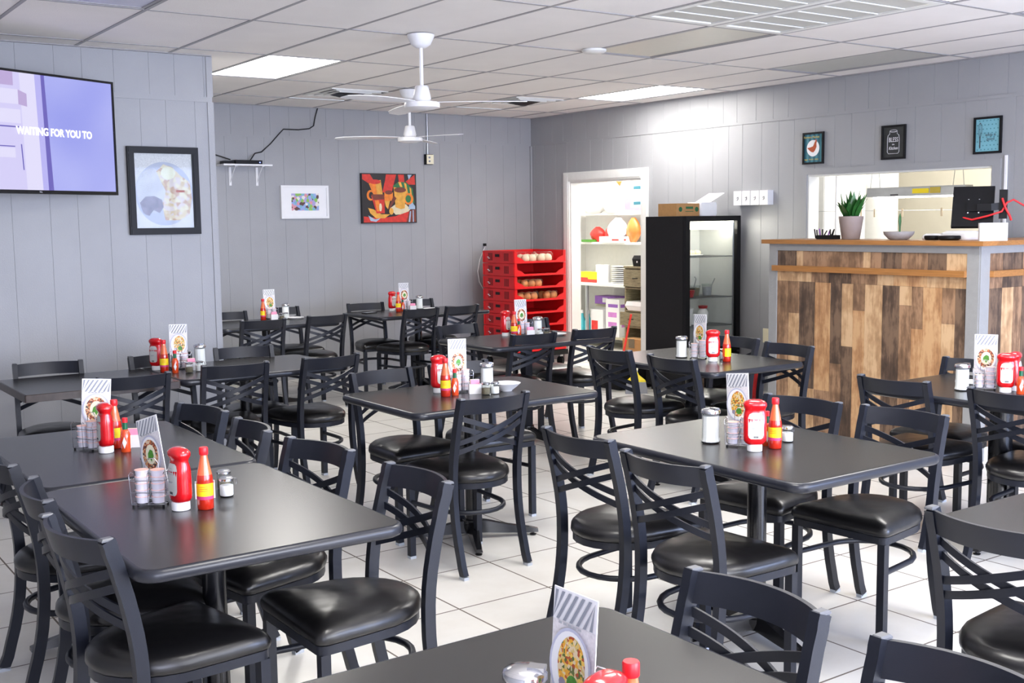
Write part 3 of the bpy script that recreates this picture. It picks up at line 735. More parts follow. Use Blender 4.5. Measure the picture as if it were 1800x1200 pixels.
def make_jar(fill, clasp=True):
    t = empty('shaker_jar', (0, 0, 0), 0, '', 'shaker')
    b = MB(); b.lathe([(.019, 0), (.022, .003), (.022, .045), (.019, .052)], 'glass', 20); b.build('jar', t, 60)
    s = MB(); s.lathe([(.019, .004), (.0205, .006), (.0205, .036 if fill == 'sugar' else .033)], fill, 20); s.build('contents', t, 60)
    c = MB(); c.lathe([(.0205, .050), (.0225, .052), (.0225, .058), (.018, .062), (.001, .063)], 'chrome', 20); c.build('lid', t)
    if clasp:
        w = MB(); w.tube([(.022, -.006, .056), (.031, -.005, .054), (.034, -.004, .040), (.031, 0, .034), (.034, .004, .040), (.031, .005, .054), (.022, .006, .056)], .001, 'wire', 6); w.build('clasp', t)
    return t
def make_rack():
    t = empty('creamer_rack', (0, 0, 0), 0, '', 'wire rack')
    w = MB(); X, Y = .050, .024
    for z, k in ((.008, 1), (.045, 1.04), (.082, 1.08)):
        w.tube([(X * k, Y * k, z), (-X * k, Y * k, z), (-X * k, -Y * k, z), (X * k, -Y * k, z)], .0011, 'wire', 6, closed=True)
    for x in (-X, 0, X):
        for y in (-Y, Y): w.tube([(x, y, .008), (x * 1.08, y * 1.08, .082), (x * 1.1, y * 1.1, .10), (x * 1.0, y * .8, .108), (x * .9, y * .6, .10)], .0011, 'wire', 6)
    w.tube([(0, -.020, .008), (0, .020, .008)], .0015, 'wire'); w.tube([(-X, 0, .008), (X, 0, .008)], .0015, 'wire')
    w.tube([(-.02, Y, .09), (-.02, Y, .125), (-.01, Y, .14), (.01, Y, .14), (.02, Y, .125), (.02, Y, .09)], .0013, 'wire')
    w.build('wire_frame', t, 60)
    f = MB()
    for x in (-X * .9, X * .9):
        for y in (-Y * .9, Y * .9): f.lathe([(.004, 0), (.004, .008)], 'black_plastic', 10, (x, y, 0))
    f.build('foot', t); return t
def make_cup():
    t = empty('creamer_cup', (0, 0, 0), 0, '', 'creamer cup')
    c = MB(); c.lathe([(.0178, 0), (.0198, .017), (.0212, .0175), (.0212, .019)], 'creamer', 16); c.build('cup', t)
    l = MB(); l.lathe([(.0213, .019), (.0213, .0202)], 'creamer_lid', 16); l.build('lid', t); return t
def make_packets():
    t = empty('packet_holder', (0, 0, 0), 0, '', 'packet holder')
    b = MB()
    for (x0, x1, y0, y1) in ((-.03, .03, -.02, -.018), (-.03, .03, .018, .02), (-.03, -.028, -.018, .018), (.028, .03, -.018, .018)): b.box(x0, x1, y0, y1, 0, .048, 'white_plastic')
    b.box(-.028, .028, -.018, .018, 0, .003, 'white_plastic'); b.build('box', t, 0); return t
def make_packet(m):
    b = MB(); b.rings([[(-.022 + dx, -.0012 * k, z), (.022 - dx, -.0012 * k, z), (.022 - dx, .0012 * k, z), (-.022 + dx, .0012 * k, z)] for z, k, dx in ((0, .4, 0), (.008, 1, 0), (.06, 1, 0), (.066, .3, 0))], m)
    o = b.build('sweetener_packet'); tag(o, '', 'sweetener packet'); return o
def make_menu(kind):
    t = empty('menu_card', (0, 0, 0), 0, '', 'menu card')
    w, h = .0525, .25
    c = MB(); c.box(-w, w, 0, .0018, 0, h, 'paper'); c.build('card', t, 0)
    L = [('marble_print', rect(-w + .002, w - .002, .062, h - .052))]
    def stripes(z0, z1):
        k = -w - .04
        while k < w:
            a = [(k, z0), (k + .007, z0), (k + .007 + (z1 - z0) * .62, z1), (k + (z1 - z0) * .62, z1)]
            a = [(max(-w + .002, min(w - .002, x)), z) for x, z in a]
            if a[2][0] - a[3][0] > .002 or a[1][0] - a[0][0] > .002: L.append(('stripe', a))
            k += .0165
    stripes(h - .05, h - .004); stripes(.006, .058)
    L.append(('plate_print', circ(0, .132, .050, .062, 30)))
    if kind == 'egg':
        L.append(('paper', circ(0, .132, .045, .057, 30))); L.append(('food_hash', circ(0, .134, .038, .047, 26))); L.append(('egg_print', circ(.002, .134, .024, .031, 22)))
        L.append(('leaf_print', [(-.014, .120), (-.010, .140), (.002, .150), (.014, .144), (.016, .126), (.006, .118), (.002, .110), (-.004, .122)]))
    else:
        L.append(('paper', circ(0, .132, .045, .057, 30))); L.append(('food_scramble', circ(.004, .134, .033, .048, 26))); L.append(('leaf_print', circ(.008, .108, .013, .013, 12))); L.append(('meat_print', circ(-.016, .104, .008, .008, 10)))
    for k in range(5): L.append(('soft_ink', rect(-.03 + k * .012, -.022 + k * .012, h - .054, h - .050)))
    flat('printed_front', L, t, -.0008, .0003)
    return t
def make_bowl():
    b = MB(); b.lathe([(.028, 0), (.030, .004), (.058, .026), (.072, .040), (.070, .041), (.055, .028), (.026, .009), (.001, .008)], 'white_plastic', 32)
    o = b.build('bowl', smooth=60); return o
def make_saucer():
    b = MB(); b.lathe([(.05, 0), (.052, .004), (.078, .012), (.076, .014), (.05, .007), (.001, .006)], 'white_plastic', 32)
    return b.build('plate', smooth=60)
protos = dict(ketchup=make_ketchup(), hot=make_hot(), small=make_small(), pourer=make_pourer(), salt=make_jar('sugar'), pepper=make_jar('pepper', False), rack=make_rack(), cup=make_cup(),
              holder=make_packets(), pink=make_packet('pink'), cream=make_packet('cream_packet'), egg=make_menu('egg'), scramble=make_menu('scramble'), bowl=make_bowl(), plate=make_saucer())
used = set()
NAMES = dict(ketchup=('upside-down red ketchup bottle with white cap on ', 'ketchup bottles'), hot=('tall red hot sauce bottle with yellow label on ', 'hot sauce bottles'),
             small=('small orange pepper sauce bottle with green neck on ', 'pepper sauce bottles'), pourer=('glass sugar pourer with chrome lid on ', 'sugar pourers'),
             salt=('small glass salt jar with metal lid on ', 'salt shakers'), pepper=('small glass pepper jar on ', 'pepper shakers'), rack=('chrome wire creamer rack on ', 'wire racks'),
             cup=('creamer cup on ', None), holder=('white sweetener packet box on ', 'packet boxes'),
             pink=('pink sweetener packet on ', None), cream=('cream sweetener packet on ', None),
             egg=('striped menu card with egg dish photo on ', 'menu cards'), scramble=('striped menu card with yellow scramble photo on ', 'menu cards'),
             bowl=('shallow white bowl on ', None), plate=('small white plate on ', None))
WHERE = dict(T1='the front left table', T2='the second left table', T4='the rounded table by the divider wall', T5='the centre table', T6='the right-centre table',
             T7='the table before the fridge', T8='the table by the wooden counter', T9='the bottom edge table', T11='the table before the red crates',
             T12='the back table below the painting', T13='the back left table below the shelf')
def put(kind, T, x, y, rz=0, z=TZ, tilt=None, extra='', grp=None):
    p = protos[kind]
    if kind in used: o = dup(p)
    else: o = p; used.add(kind)
    o.location = (x, y, z); o.rotation_euler = (0, 0, R(rz))
    if tilt is not None:
        o.rotation_mode = 'XYZ'; o.rotation_euler = (R(tilt[0]), R(tilt[1]), R(rz))
    o['label'] = NAMES[kind][0] + WHERE[T] + extra
    g = grp or NAMES[kind][1]
    if g: o['group'] = g
    elif 'group' in o: del o['group']
    return o
def caddy(T, x, y, rz, stacks=(4, 5), menu='egg', mrz=0, mtilt=0, mpos=None):
    put('rack', T, x, y, rz); c, s = math.cos(R(rz)), math.sin(R(rz))
    for k, n in enumerate(stacks):
        lx = (-.024, .024)[k]
        for q in range(n):
            o = put('cup', T, x + lx * c, y + lx * s, random.uniform(0, 90), TZ + .0105 + q * .0203, grp='creamer cups on ' + WHERE[T])
            o['label'] = '%s creamer cup of the %s stack on %s' % (['bottom', 'second lowest', 'middle', 'second highest', 'top'][q] if n == 5 else ['bottom', 'second lowest', 'second highest', 'top'][q + (4 - n if q else 0)], ('left', 'right')[k], WHERE[T])
    if menu:
        mx, my = mpos if mpos else (x - s * .034, y + c * .034)
        put(menu, T, mx, my, mrz, TZ + .012, tilt=(-4, mtilt))
def packets(T, x, y, rz, kinds='ppc'):
    put('holder', T, x, y, rz); c, s = math.cos(R(rz)), math.sin(R(rz)); n = len(kinds)
    for q, ch in enumerate(kinds):
        ly = -.013 + .026 * q / max(1, n - 1)
        put('pink' if ch == 'p' else 'cream', T, x - s * ly, y + c * ly, rz, TZ + .0035, grp=('pink' if ch == 'p' else 'cream') + ' packets on ' + WHERE[T])
# front left
put('ketchup', 'T1', 1.092, 3.280, -82); put('hot', 'T1', 1.155, 3.245, -25); put('salt', 'T1', 1.262, 3.352, 0); put('pepper', 'T1', 1.292, 3.452)
packets('T1', 1.205, 3.385, -20); caddy('T1', 1.035, 3.385, -35, (5, 5), 'egg', -70, -17, (1.075, 3.425)); put('pourer', 'T1', 1.09, 3.53)
# second left
put('ketchup', 'T2', 1.158, 4.300, -92); put('hot', 'T2', 1.212, 4.365, -40); put('small', 'T2', 1.222, 4.270, -30); caddy('T2', 1.118, 4.400, -60, (4, 5), 'egg', -16, 4, (1.155, 4.44)); packets('T2', 1.275, 4.35, -30); put('salt', 'T2', 1.335, 4.41)
# wall side
put('ketchup', 'T4', 2.090, 6.600, -60); put('hot', 'T4', 2.095, 6.475, -20); put('small', 'T4', 2.135, 6.405, -20); caddy('T4', 2.215, 6.545, 0, (4, 4), 'scramble', -5, 2)
packets('T4', 2.245, 6.455, -10, 'ppcc'); put('pepper', 'T4', 2.195, 6.345); put('salt', 'T4', 2.262, 6.365); put('pourer', 'T4', 2.36, 6.62)
# centre
put('ketchup', 'T5', 2.905, 4.765, 10); put('hot', 'T5', 2.868, 4.640, -30); put('small', 'T5', 2.925, 4.645, -40); caddy('T5', 3.005, 4.71, 0, (4, 5), 'egg', -2, 2)
packets('T5', 3.030, 4.628, -25, 'ppcc'); put('pepper', 'T5', 3.048, 4.558); put('salt', 'T5', 3.095, 4.548); put('pourer', 'T5', 3.175, 4.735); put('bowl', 'T5', 3.20, 4.60)
# right centre
put('pourer', 'T6', 3.04, 3.02); caddy('T6', 3.075, 2.905, -50, (4, 5), 'scramble', -85, -6, (3.125, 2.955)); put('ketchup', 'T6', 3.055, 2.812, -38); put('hot', 'T6', 3.150, 2.800, -60); put('small', 'T6', 3.165, 2.855, -40); packets('T6', 3.215, 2.93, -40); put('salt', 'T6', 3.275, 2.850)
# fridge side
put('pourer', 'T7', 4.80, 5.02); caddy('T7', 4.845, 4.92, -50, (4, 5), 'scramble', -90, -2, (4.895, 4.965)); put('ketchup', 'T7', 4.81, 4.765, -38); put('hot', 'T7', 4.865, 4.705, 170); put('salt', 'T7', 4.93, 4.80)
# counter side
put('pourer', 'T8', 4.90, 3.18); caddy('T8', 5.01, 3.130, -55, (3, 5), 'egg', -58, 0, (5.06, 3.16)); put('ketchup', 'T8', 5.0, 3.015, -50); put('ketchup', 'T8', 5.085, 3.02, 20, extra=', rear one'); put('small', 'T8', 5.01, 2.945, -50); put('salt', 'T8', 5.09, 2.94); put('plate', 'T8', 5.12, 3.27)
# bottom foreground
put('pourer', 'T9', 1.020, 1.425, 40); caddy('T9', 1.08, 1.33, -85, (4, 5), 'scramble', -88, 0, (1.055, 1.357)); put('ketchup', 'T9', 1.015, 1.220, 20); put('hot', 'T9', 1.082, 1.238, -30); put('salt', 'T9', 1.005, 1.315)
# crate side
put('ketchup', 'T11', 4.745, 6.82, 20); put('hot', 'T11', 4.755, 6.725, -30); put('small', 'T11', 4.815, 6.75, -40); caddy('T11', 4.895, 6.79, 0, (4, 4), 'egg', -2, 0)
packets('T11', 4.86, 6.67, -20, 'pp'); put('salt', 'T11', 4.90, 6.60); put('pepper', 'T11', 4.955, 6.595); put('pourer', 'T11', 4.995, 6.76); put('plate', 'T11', 5.06, 6.62)
# back
put('ketchup', 'T12', 5.29, 9.50, 20); put('hot', 'T12', 5.29, 9.38, -30); put('small', 'T12', 5.36, 9.42, -30); caddy('T12', 5.44, 9.49, 0, (4, 4), 'egg', -5, 0)
packets('T12', 5.46, 9.40, -20, 'pp'); put('pourer', 'T12', 5.61, 9.53); put('plate', 'T12', 5.66, 9.40)
put('hot', 'T13', 3.95, 9.43, -60); caddy('T13', 4.05, 9.48, 0, (4, 4), 'scramble', -5, 0); packets('T13', 4.035, 9.39, -10, 'pp'); put('pepper', 'T13', 4.08, 9.33); put('salt', 'T13', 4.13, 9.36); put('pourer', 'T13', 4.18, 9.47); put('plate', 'T13', 4.22, 9.35)
p = empty('phone', (5.0, 9.42, TZ), 20, 'dark phone lying on the back table under the red painting', 'phone')
MB().prism(rr_outline(.15, .075, .012), 0, .009, 'black_plastic').build('phone_body', p); MB().prism(rr_outline(.138, .066, .008), .009, .0095, 'stripe').build('phone_screen', p)

# ------------------------------------------------------------------ television
def vlist(*a): return list(a)
tvw, tvh = 1.245, .716
e = empty('television', (1.615, 7.197, 2.134), 27.2, 'wide flat television on an arm showing a lilac picture with white words', 'television')
f = MB(); bz = .014
f.box(-tvw / 2, tvw / 2, 0, .035, -tvh / 2, tvh / 2, 'black_plastic'); f.box(-tvw / 2 + .15, tvw / 2 - .15, .035, .06, -tvh / 2 + .03, .12, 'black_plastic'); f.build('housing', e, 0)
f = MB()
for (a, c, d, h) in ((-tvw / 2, tvw / 2, -tvh / 2, -tvh / 2 + .022), (-tvw / 2, tvw / 2, tvh / 2 - bz, tvh / 2), (-tvw / 2, -tvw / 2 + bz, -tvh / 2 + .022, tvh / 2 - bz), (tvw / 2 - bz, tvw / 2, -tvh / 2 + .022, tvh / 2 - bz)): f.box(a, c, -.008, 0, d, h, 'black_gloss')
f.build('bezel', e, 0)
sx0, sx1, sz0, sz1 = -tvw / 2 + bz, tvw / 2 - bz, -tvh / 2 + .022, tvh / 2 - bz
L = [('screen', rect(sx0, sx1, sz0, sz1))]
k = -.13 + .012
L += [('scr_lilac', rect(sx0, .07, sz0, sz1)), ('scr_white', [(-.068, sz0), (.045, sz0), (.022, sz1), (-.085, sz1)]), ('scr_mid', [(.045, sz0), (.085, sz0), (.066, sz1), (.022, sz1)]), ('scr_dark', [(.085, sz0), (.122, sz0), (.092, sz1), (.066, sz1)])]
L += [('scr_white', rect(sx0, -.10, .16, .245)), ('scr_brown', rect(sx0, -.13, .265, sz1)), ('scr_brown', [(-.10, .16), (-.10, .245), (-.04, .225), (-.04, .15)]), ('scr_white', rect(sx0, -.09, .05, .13)), ('scr_dark', rect(sx0, -.09, .025, .033)),
      ('scr_white', rect(sx0, -.14, -.15, -.095)), ('scr_dark', rect(sx0, -.14, -.088, -.082)), ('scr_dark', [(-.092, -.22), (-.084, -.22), (-.092, -.07), (-.1, -.07)])]
flat('screen', L, e, -.001, .0003)
text('screen_text', 'WAITING FOR YOU TO', .062, 'scr_text', e, (.150, -.009, .008), width=.56, bold=.002)
text('maker_mark', 'TCL', .012, 'soft_ink', e, (.02, -.009, -tvh / 2 + .011), bold=.0005)
a = MB(); a.box(-.12, .12, .06, .075, -.12, .12, 'black_plastic'); a.build('mount_plate', e, 0)
a = MB(); w1 = Matrix.Rotation(R(-27.2), 3, 'Z') @ Vector((0, .5, 0)); a.bar([(0, .075, 0), (.05, .25, 0), (w1.x, w1.y + .02, 0)], .03, .06, 'black_plastic'); a.build('mount_arm', e, 0)

# ------------------------------------------------------------------ framed pictures
def framed(name, loc, rz, w, h, bw, dep, fm, layers, label, cat='picture', mat_=None, glass=False):
    e = empty(name, loc, rz, label, cat)
    f = MB()
    for (x0, x1, z0, z1) in ((-w / 2, w / 2, -h / 2, -h / 2 + bw), (-w / 2, w / 2, h / 2 - bw, h / 2), (-w / 2, -w / 2 + bw, -h / 2 + bw, h / 2 - bw), (w / 2 - bw, w / 2, -h / 2 + bw, h / 2 - bw)):
        f.box(x0, x1, -dep, -.001, z0, z1, fm)
        if bw > .025: f.box(x0 + .008, x1 - .008, -dep - .004, -dep, z0 + .008, z1 - .008, fm)
    f.build('frame', e, 0)
    flat('artwork', layers, e, -dep * .5)
    if glass: MB().box(-w / 2 + bw, w / 2 - bw, -dep * .8, -dep * .8 + .001, -h / 2 + bw, h / 2 - bw, 'glass').build('glazing', e, 0)
    return e
w, h = .486, .592
framed('framed_poster', (2.553, YP - .002, 1.813), 0, w, h, .045, .03, 'black_plastic',
       [('marble_print', rect(-.2, .2, -.255, .255)), ('plate_print', circ(.0, -.02, .198, .215, 36)), ('food_gravy', circ(-.08, .0, .11, .15, 26)), ('food_poster', [(-.05, .13), (.0, .18), (.06, .16), (.12, .10), (.18, .06), (.19, -.05), (.17, -.16), (.10, -.20), (.0, -.20), (-.02, -.1), (.01, .0), (-.02, .06)]),
        ('egg_print', circ(.03, .12, .05, .045, 16)), ('meat_print', [(-.17, -.08), (-.13, -.04), (-.07, -.035), (-.02, -.06), (-.01, -.11), (-.04, -.15), (-.08, -.13), (-.11, -.17), (-.15, -.15)]), ('rooster', rect(.08, .14, -.01, .005))],
       'black-framed food poster on the divider wall beside the television', 'poster', glass=True)
framed('framed_print', (4.943, YB - .002, 1.795), 0, .522, .332, .022, .03, 'white_plastic', [('paper', rect(-.24, .24, -.145, .145)), ('mosaic', rect(-.145, .155, -.085, .085))],
       'white-framed small colourful print on the back wall', 'picture')
w, h = .655, .522
e = empty('canvas_painting', (5.908, YB - .002, 1.832), 0, 'red and orange abstract canvas of cups and mugs on the back wall', 'painting')
MB().box(-w / 2, w / 2, -.04, -.001, -h / 2, h / 2, 'painting_black').build('canvas', e, 0)
def Q(x, y): return ((x - .5) * w, (.5 - y) * h)     # canvas fractions, y down
def QP(*pts): return [Q(*p) for p in pts]
L = [('painting_red', QP((.01, .02), (.15, .02), (.21, .13), (.12, .2), (.01, .12))), ('painting_red', QP((.44, .02), (.63, .02), (.57, .25), (.54, .38), (.37, .38), (.42, .15))), ('painting_red', QP((.66, .02), (.77, .02), (.78, .2), (.68, .2))),
     ('painting_red', QP((.97, .02), (.98, .22), (.86, .22), (.80, .16))), ('painting_blue', QP((.84, .02), (.92, .02), (.86, .12))),
     ('painting_green', QP((.56, .25), (.66, .17), (.80, .17), (.93, .3), (.96, .6), (.70, .6))), ('painting_amber', QP((.66, .17), (.71, .17), (.74, .27), (.70, .27))), ('painting_amber', QP((.77, .18), (.81, .2), (.85, .45), (.80, .4))), ('painting_amber', QP((.87, .27), (.90, .3), (.93, .6), (.90, .6))),
     ('painting_cream', QP((.50, .70), (.60, .62), (.80, .62), (.88, .72), (.80, .82), (.60, .83))), ('painting_blue', QP((.86, .62), (.92, .58), (.97, .66), (.97, .72), (.84, .72))),
     ('painting_red', QP((.02, .86), (.30, .90), (.60, .86), (.86, .76), (.80, .98), (.02, .98))), ('painting_brown', QP((.86, .74), (.98, .72), (.98, .98), (.80, .98))),
     ('painting_blue', QP((.87, .76), (.89, .76), (.87, .98), (.84, .98))), ('painting_blue', QP((.92, .74), (.94, .74), (.94, .98), (.92, .98))), ('painting_blue', QP((.10, .84), (.22, .92), (.32, .90), (.24, .97), (.14, .95))),
     ('painting_amber', QP((.10, .69), (.20, .72), (.34, .82), (.50, .82), (.40, .90), (.24, .90), (.14, .80))),
     ('painting_orange', QP((.12, .20), (.34, .13), (.37, .42), (.20, .42))), ('painting_amber', QP((.24, .16), (.34, .13), (.37, .42), (.27, .42))), ('painting_red', circ(*Q(.235, .17), .068, .024)),
     ('painting_orange', [(x, z) for x, z in circ(*Q(.15, .44), .045, .055)]), ('painting_black', circ(*Q(.16, .44), .026, .036)),
     ('painting_red', QP((.16, .45), (.40, .45), (.40, .80), (.25, .80))), ('painting_orange', QP((.22, .54), (.30, .54), (.33, .76), (.26, .76))), ('painting_brown', QP((.16, .42), (.39, .42), (.40, .52), (.20, .53))), ('painting_cream', circ(*Q(.325, .68), .016, .042)),
     ('painting_orange', QP((.40, .38), (.56, .38), (.55, .55), (.40, .55))), ('painting_brown', circ(*Q(.48, .38), .045, .022)), ('painting_amber', QP((.40, .55), (.50, .55), (.46, .72), (.42, .66))),
     ('painting_orange', circ(*Q(.845, .51), .058, .062)), ('painting_green', circ(*Q(.84, .51), .034, .040)),
     ('painting_amber', QP((.57, .27), (.80, .33), (.77, .70), (.70, .72), (.60, .68))), ('painting_brown', circ(*Q(.69, .33), .073, .028)), ('painting_brown', QP((.46, .72), (.57, .44), (.62, .5), (.50, .70))), ('painting_amber', circ(*Q(.52, .76), .026, .036)), ('painting_cream', circ(*Q(.69, .76), .038, .022))]
flat('artwork', L, e, -.0405, .0002)
# three small pictures above the pass-through (facing -X)
def small(y, layers, label, w=.225, h=.27): return framed('framed_print', (XR - .002, y, 2.165), -90, w, h, .016, .018, 'black_plastic', layers, label, 'picture')
dots = [('aqua', rect(-.097, .097, -.119, .119))]
for i in range(6):
    for j in range(8): dots.append(('teal', circ(-.081 + i * .0325 + (.016 if j % 2 else 0), -.105 + j * .03, .006, .006, 4)))
e1 = small(6.535, [('teal', rect(-.097, .097, -.119, .119))] + [('teal_dark', rect(-.097 + .0485 * i, -.0728 + .0485 * i, -.119, .119)) for i in range(4)] + [('paper', circ(0, 0, .068, .070, 26)),
      ('rooster', [(-.062, .005), (-.03, .008), (.0, .016), (.02, .055), (.036, .066), (.042, .058), (.036, .04), (.038, .01), (.022, -.02), (.004, -.036), (-.02, -.03), (-.045, -.012)]), ('redbag', [(.02, .066), (.03, .075), (.038, .068), (.03, .062)])],
      'small framed rooster picture, leftmost above the pass-through')
text('print_text', 'Farmers Market', .026, 'gold', e1, (0, -.032, .092), width=.165); text('print_text', 'eggs  fresh  daily', .018, 'gold', e1, (0, -.032, -.095), width=.15)
jar = [(-.05, .055), (-.055, .03), (-.055, -.075), (-.045, -.09), (.045, -.09), (.055, -.075), (.055, .03), (.05, .055), (.035, .065), (.035, .085), (-.035, .085), (-.035, .065)]
e2 = small(5.725, [('chalk', rect(-.097, .097, -.119, .119))], 'small framed chalkboard jar picture with BLESS lettering, middle one above the pass-through')
b = MB(); b.tube([(x, -.0125, z) for x, z in jar], .0016, 'paper', 5, closed=True); b.tube([(x, -.0125, z) for x, z in circ(0, .088, .034, .010, 18)], .0014, 'paper', 5, closed=True); b.build('jar_drawing', e2)
text('print_text', 'BLESS', .052, 'paper', e2, (0, -.0125, .018), width=.085); text('print_text', 'this', .016, 'paper', e2, (0, -.0125, -.018)); text('print_text', 'Kitchen', .036, 'paper', e2, (0, -.0125, -.048), width=.085, shear=.3)
e3 = small(4.905, dots, 'small framed aqua whisk picture, rightmost above the pass-through')
b = MB()
for k in (-.016, -.006, .006, .016): b.tube([(-.045 + k * .15, -.0365, -.02), (-.045 + k, -.0365, .03), (-.045 + k * 1.1, -.0365, .07), (-.045, -.0365, .092)], .0012, 'ink', 5)
b.bar([(-.045, -.0365, -.02), (-.045, -.0365, -.095)], .008, .002, 'ink', up=(0, 1, 0)); b.build('whisk_drawing', e3)
text('print_text', 'whip it\ngood', .03, 'ink', e3, (.04, -.0365, -.015), width=.085)

# ------------------------------------------------------------------ back wall fittings
e = empty('wall_shelf', (4.27, YB, 2.155), 0, 'small white shelf on two brackets holding a router, back wall', 'shelf')
MB().box(-.235, .26, -.20, -.002, -.015, 0, 'white_plastic').build('shelf_board', e, 0)
for x in (-.10, .175):
    b = MB(); b.box(x - .012, x + .012, -.008, -.002, -.20, -.015, 'white_plastic'); b.box(x - .012, x + .012, -.17, -.002, -.022, -.0155, 'white_plastic'); b.bar([(x, -.15, -.02), (x, -.08, -.08), (x, -.005, -.17)], .006, .006, 'white_plastic'); b.build('bracket', e, 0)
e = empty('router', (4.33, YB - .12, 2.155), 0, 'flat black router with blue light on the white shelf', 'router')
MB().box(-.17, .10, -.07, .07, 0, .038, 'black_plastic').build('router_body', e, 0); MB().box(.07, .078, -.0715, -.07, .014, .022, 'led').build('indicator_light', e, 0)
tag(MB().box(-.07, .05, -.05, .06, 0, .03, 'black_plastic').build('power_adapter', loc=(4.125, YB - .11, 2.155)), 'black adapter box left of the router on the white shelf', 'adapter')
def pt(*p): return p
c = MB(); c.tube([(4.36, YB - .06, 2.20), (4.39, YB - .05, 2.235), (4.43, YB - .012, 2.27), (4.50, YB - .01, 2.285), (4.60, YB - .01, 2.37), (4.68, YB - .01, 2.455), (4.74, YB - .01, 2.515), (4.90, YB - .01, 2.515), (5.02, YB - .01, 2.53), (5.07, YB - .01, 2.56), (5.09, YB - .01, 2.65), (5.12, YB - .01, 2.738)], .006, 'wire_dark', 8)
tag(c.build('cable', smooth=60), 'black cable running from the router up to the ceiling', 'cable')
c = MB(); c.tube([(4.15, YB - .08, 2.20), (4.08, YB - .03, 2.23), (3.98, YB - .012, 2.26), (3.88, YB - .012, 2.30)], .006, 'wire_dark', 8)
tag(c.build('cable', smooth=60), 'short black cable left of the router going behind the divider wall', 'cable')
e = empty('wall_outlet', (6.41, YB, 2.25), 0, 'outlet box with thin conduit hanging from the ceiling on the back wall', 'outlet')
MB().box(-.045, .045, -.04, -.001, -.055, .055, 'black_plastic').build('outlet_box', e, 0); MB().box(-.036, .05, -.046, -.04, -.05, .05, 'cream_lid').build('cover_plate', e, 0)
b = MB(); b.box(-.014, .008, -.047, -.0462, .01, .03, 'stripe'); b.box(-.014, .008, -.047, -.0462, -.03, -.01, 'stripe'); b.build('socket', e, 0)
MB().tube([(-.005, -.012, .055), (-.005, -.012, .488)], .008, 'silver').build('conduit', e)
c = MB(); c.tube([(7.13, YB - .03, 1.31), (7.12, YB - .012, 1.27), (7.06, YB - .012, 1.15), (7.03, YB - .012, 1.02), (7.05, YB - .012, .90), (7.10, YB - .012, .82), (7.2, YB - .012, .72)], .006, 'white_plastic', 8)
tag(c.build('cord', smooth=60), 'white cord hanging on the back wall beside the red crates', 'cord')
tag(MB().box(7.115, 7.135, YB - .04, YB - .001, 1.30, 1.33, 'black_plastic').build('wall_hook'), 'small dark hook holding the white cord', 'hook')
e = empty('soap_dispenser_row', (XR, 7.187, 1.758), -90, '', 'dispenser')
e['label'] = 'row of four small white boxes on the right wall above the fridge corner'
for k in range(4):
    x = -.163 + k * .105; b = MB(); b.box(x - .049, x + .049, -.075, -.001, -.065, .065, 'white_plastic'); bx = b.build('box', e, 0)
    MB().tube([(x - .01, -.0765, .0), (x + .008, -.0765, .01), (x + .008, -.0765, -.01), (x - .006, -.0765, -.02)], .002, 'ink', 5).build('mark', bx)
e = empty('light_switch', (XR, 7.04, .51), -90, 'cream wall plate low on the right wall beside the counter', 'wall plate')
MB().box(-.046, .046, -.008, -.001, -.065, .065, 'cream_lid').build('cover_plate', e, 0)

# ------------------------------------------------------------------ ceiling fans
def fan(x, y, rot, label):
    e = empty('ceiling_fan', (x, y, ZC), 0, label, 'ceiling fan')
    MB().lathe([(.085, -.004), (.082, -.02), (.06, -.065), (.03, -.085)], 'white_plastic', 28).build('canopy', e, 50)
    MB().lathe([(.012, -.07), (.012, -.32)], 'white_plastic', 14).build('downrod', e, 50)
    MB().lathe([(.035, -.315), (.042, -.32), (.058, -.395), (.05, -.41)], 'white_plastic', 28).build('motor_cover', e, 50)
    MB().lathe([(.07, -.412), (.108, -.418), (.112, -.428), (.110, -.45), (.06, -.463), (.001, -.466)], 'white_plastic', 32).build('motor', e, 50)
    for k in range(3):
        b = MB(); m2 = Matrix.Rotation(R(rot + 120 * k), 4, 'Z') @ Matrix.Translation((0, 0, -.418)) @ Matrix.Rotation(R(6), 4, 'X')
        n = 8; top = []; 
        rings = []
        for q in range(n + 1):
            d = .09 + (.66 - .09) * q / n; w_ = .028 + .036 * math.sin(PI * min(1, q / n * .75)); z = -.012 * (q / n) ** 2
            if q == n: w_ *= .6
            rings.append([m2 @ Vector((d, s_ * w_, z + t_)) for s_, t_ in ((-1, -.002), (1, -.002), (1, .002), (-1, .002))])
        b.rings(rings, 'white_plastic'); b.build('blade', e, 50)
    return e
fan(3.70, 6.20, 196, 'white three-blade ceiling fan, nearer one'); fan(5.12, 8.80, 160, 'white three-blade ceiling fan, farther one')

# ------------------------------------------------------------------ wood-clad counter
e = empty('counter', (0, 0, 0), 0, 'tall L-shaped counter clad in mixed reclaimed wood planks with grey frame', 'counter')
CX, CY0, CY1, CH_ = 6.50, 4.12, 5.85, 1.385
b = MB()
b.box(CX - .006, CX + .09, CY1 - .075, CY1, 0, CH_, 'grey_trim'); b.box(CX - .006, CX + .06, CY0, CY0 + .085, 0, CH_, 'grey_trim'); b.box(CX - .006, CX + .06, CY0 + .085, CY1 - .075, 1.335, CH_, 'grey_trim')
b.box(CX, CX + .10, CY0 - .008, CY0, 0, CH_, 'grey_trim'); b.box(CX + .10, XR - .002, CY0 - .008, CY0 + .05, 1.335, CH_, 'grey_trim'); b.box(CX + .10, XR - .002, CY0 - .012, CY0, 0, .09, 'white_paint')
b.build('frame', e, 0)
MB().box(CX + .012, CX + .07, CY0 + .085, CY1 - .075, 0, 1.335, 'plank_dark').build('core_panel', e, 0)
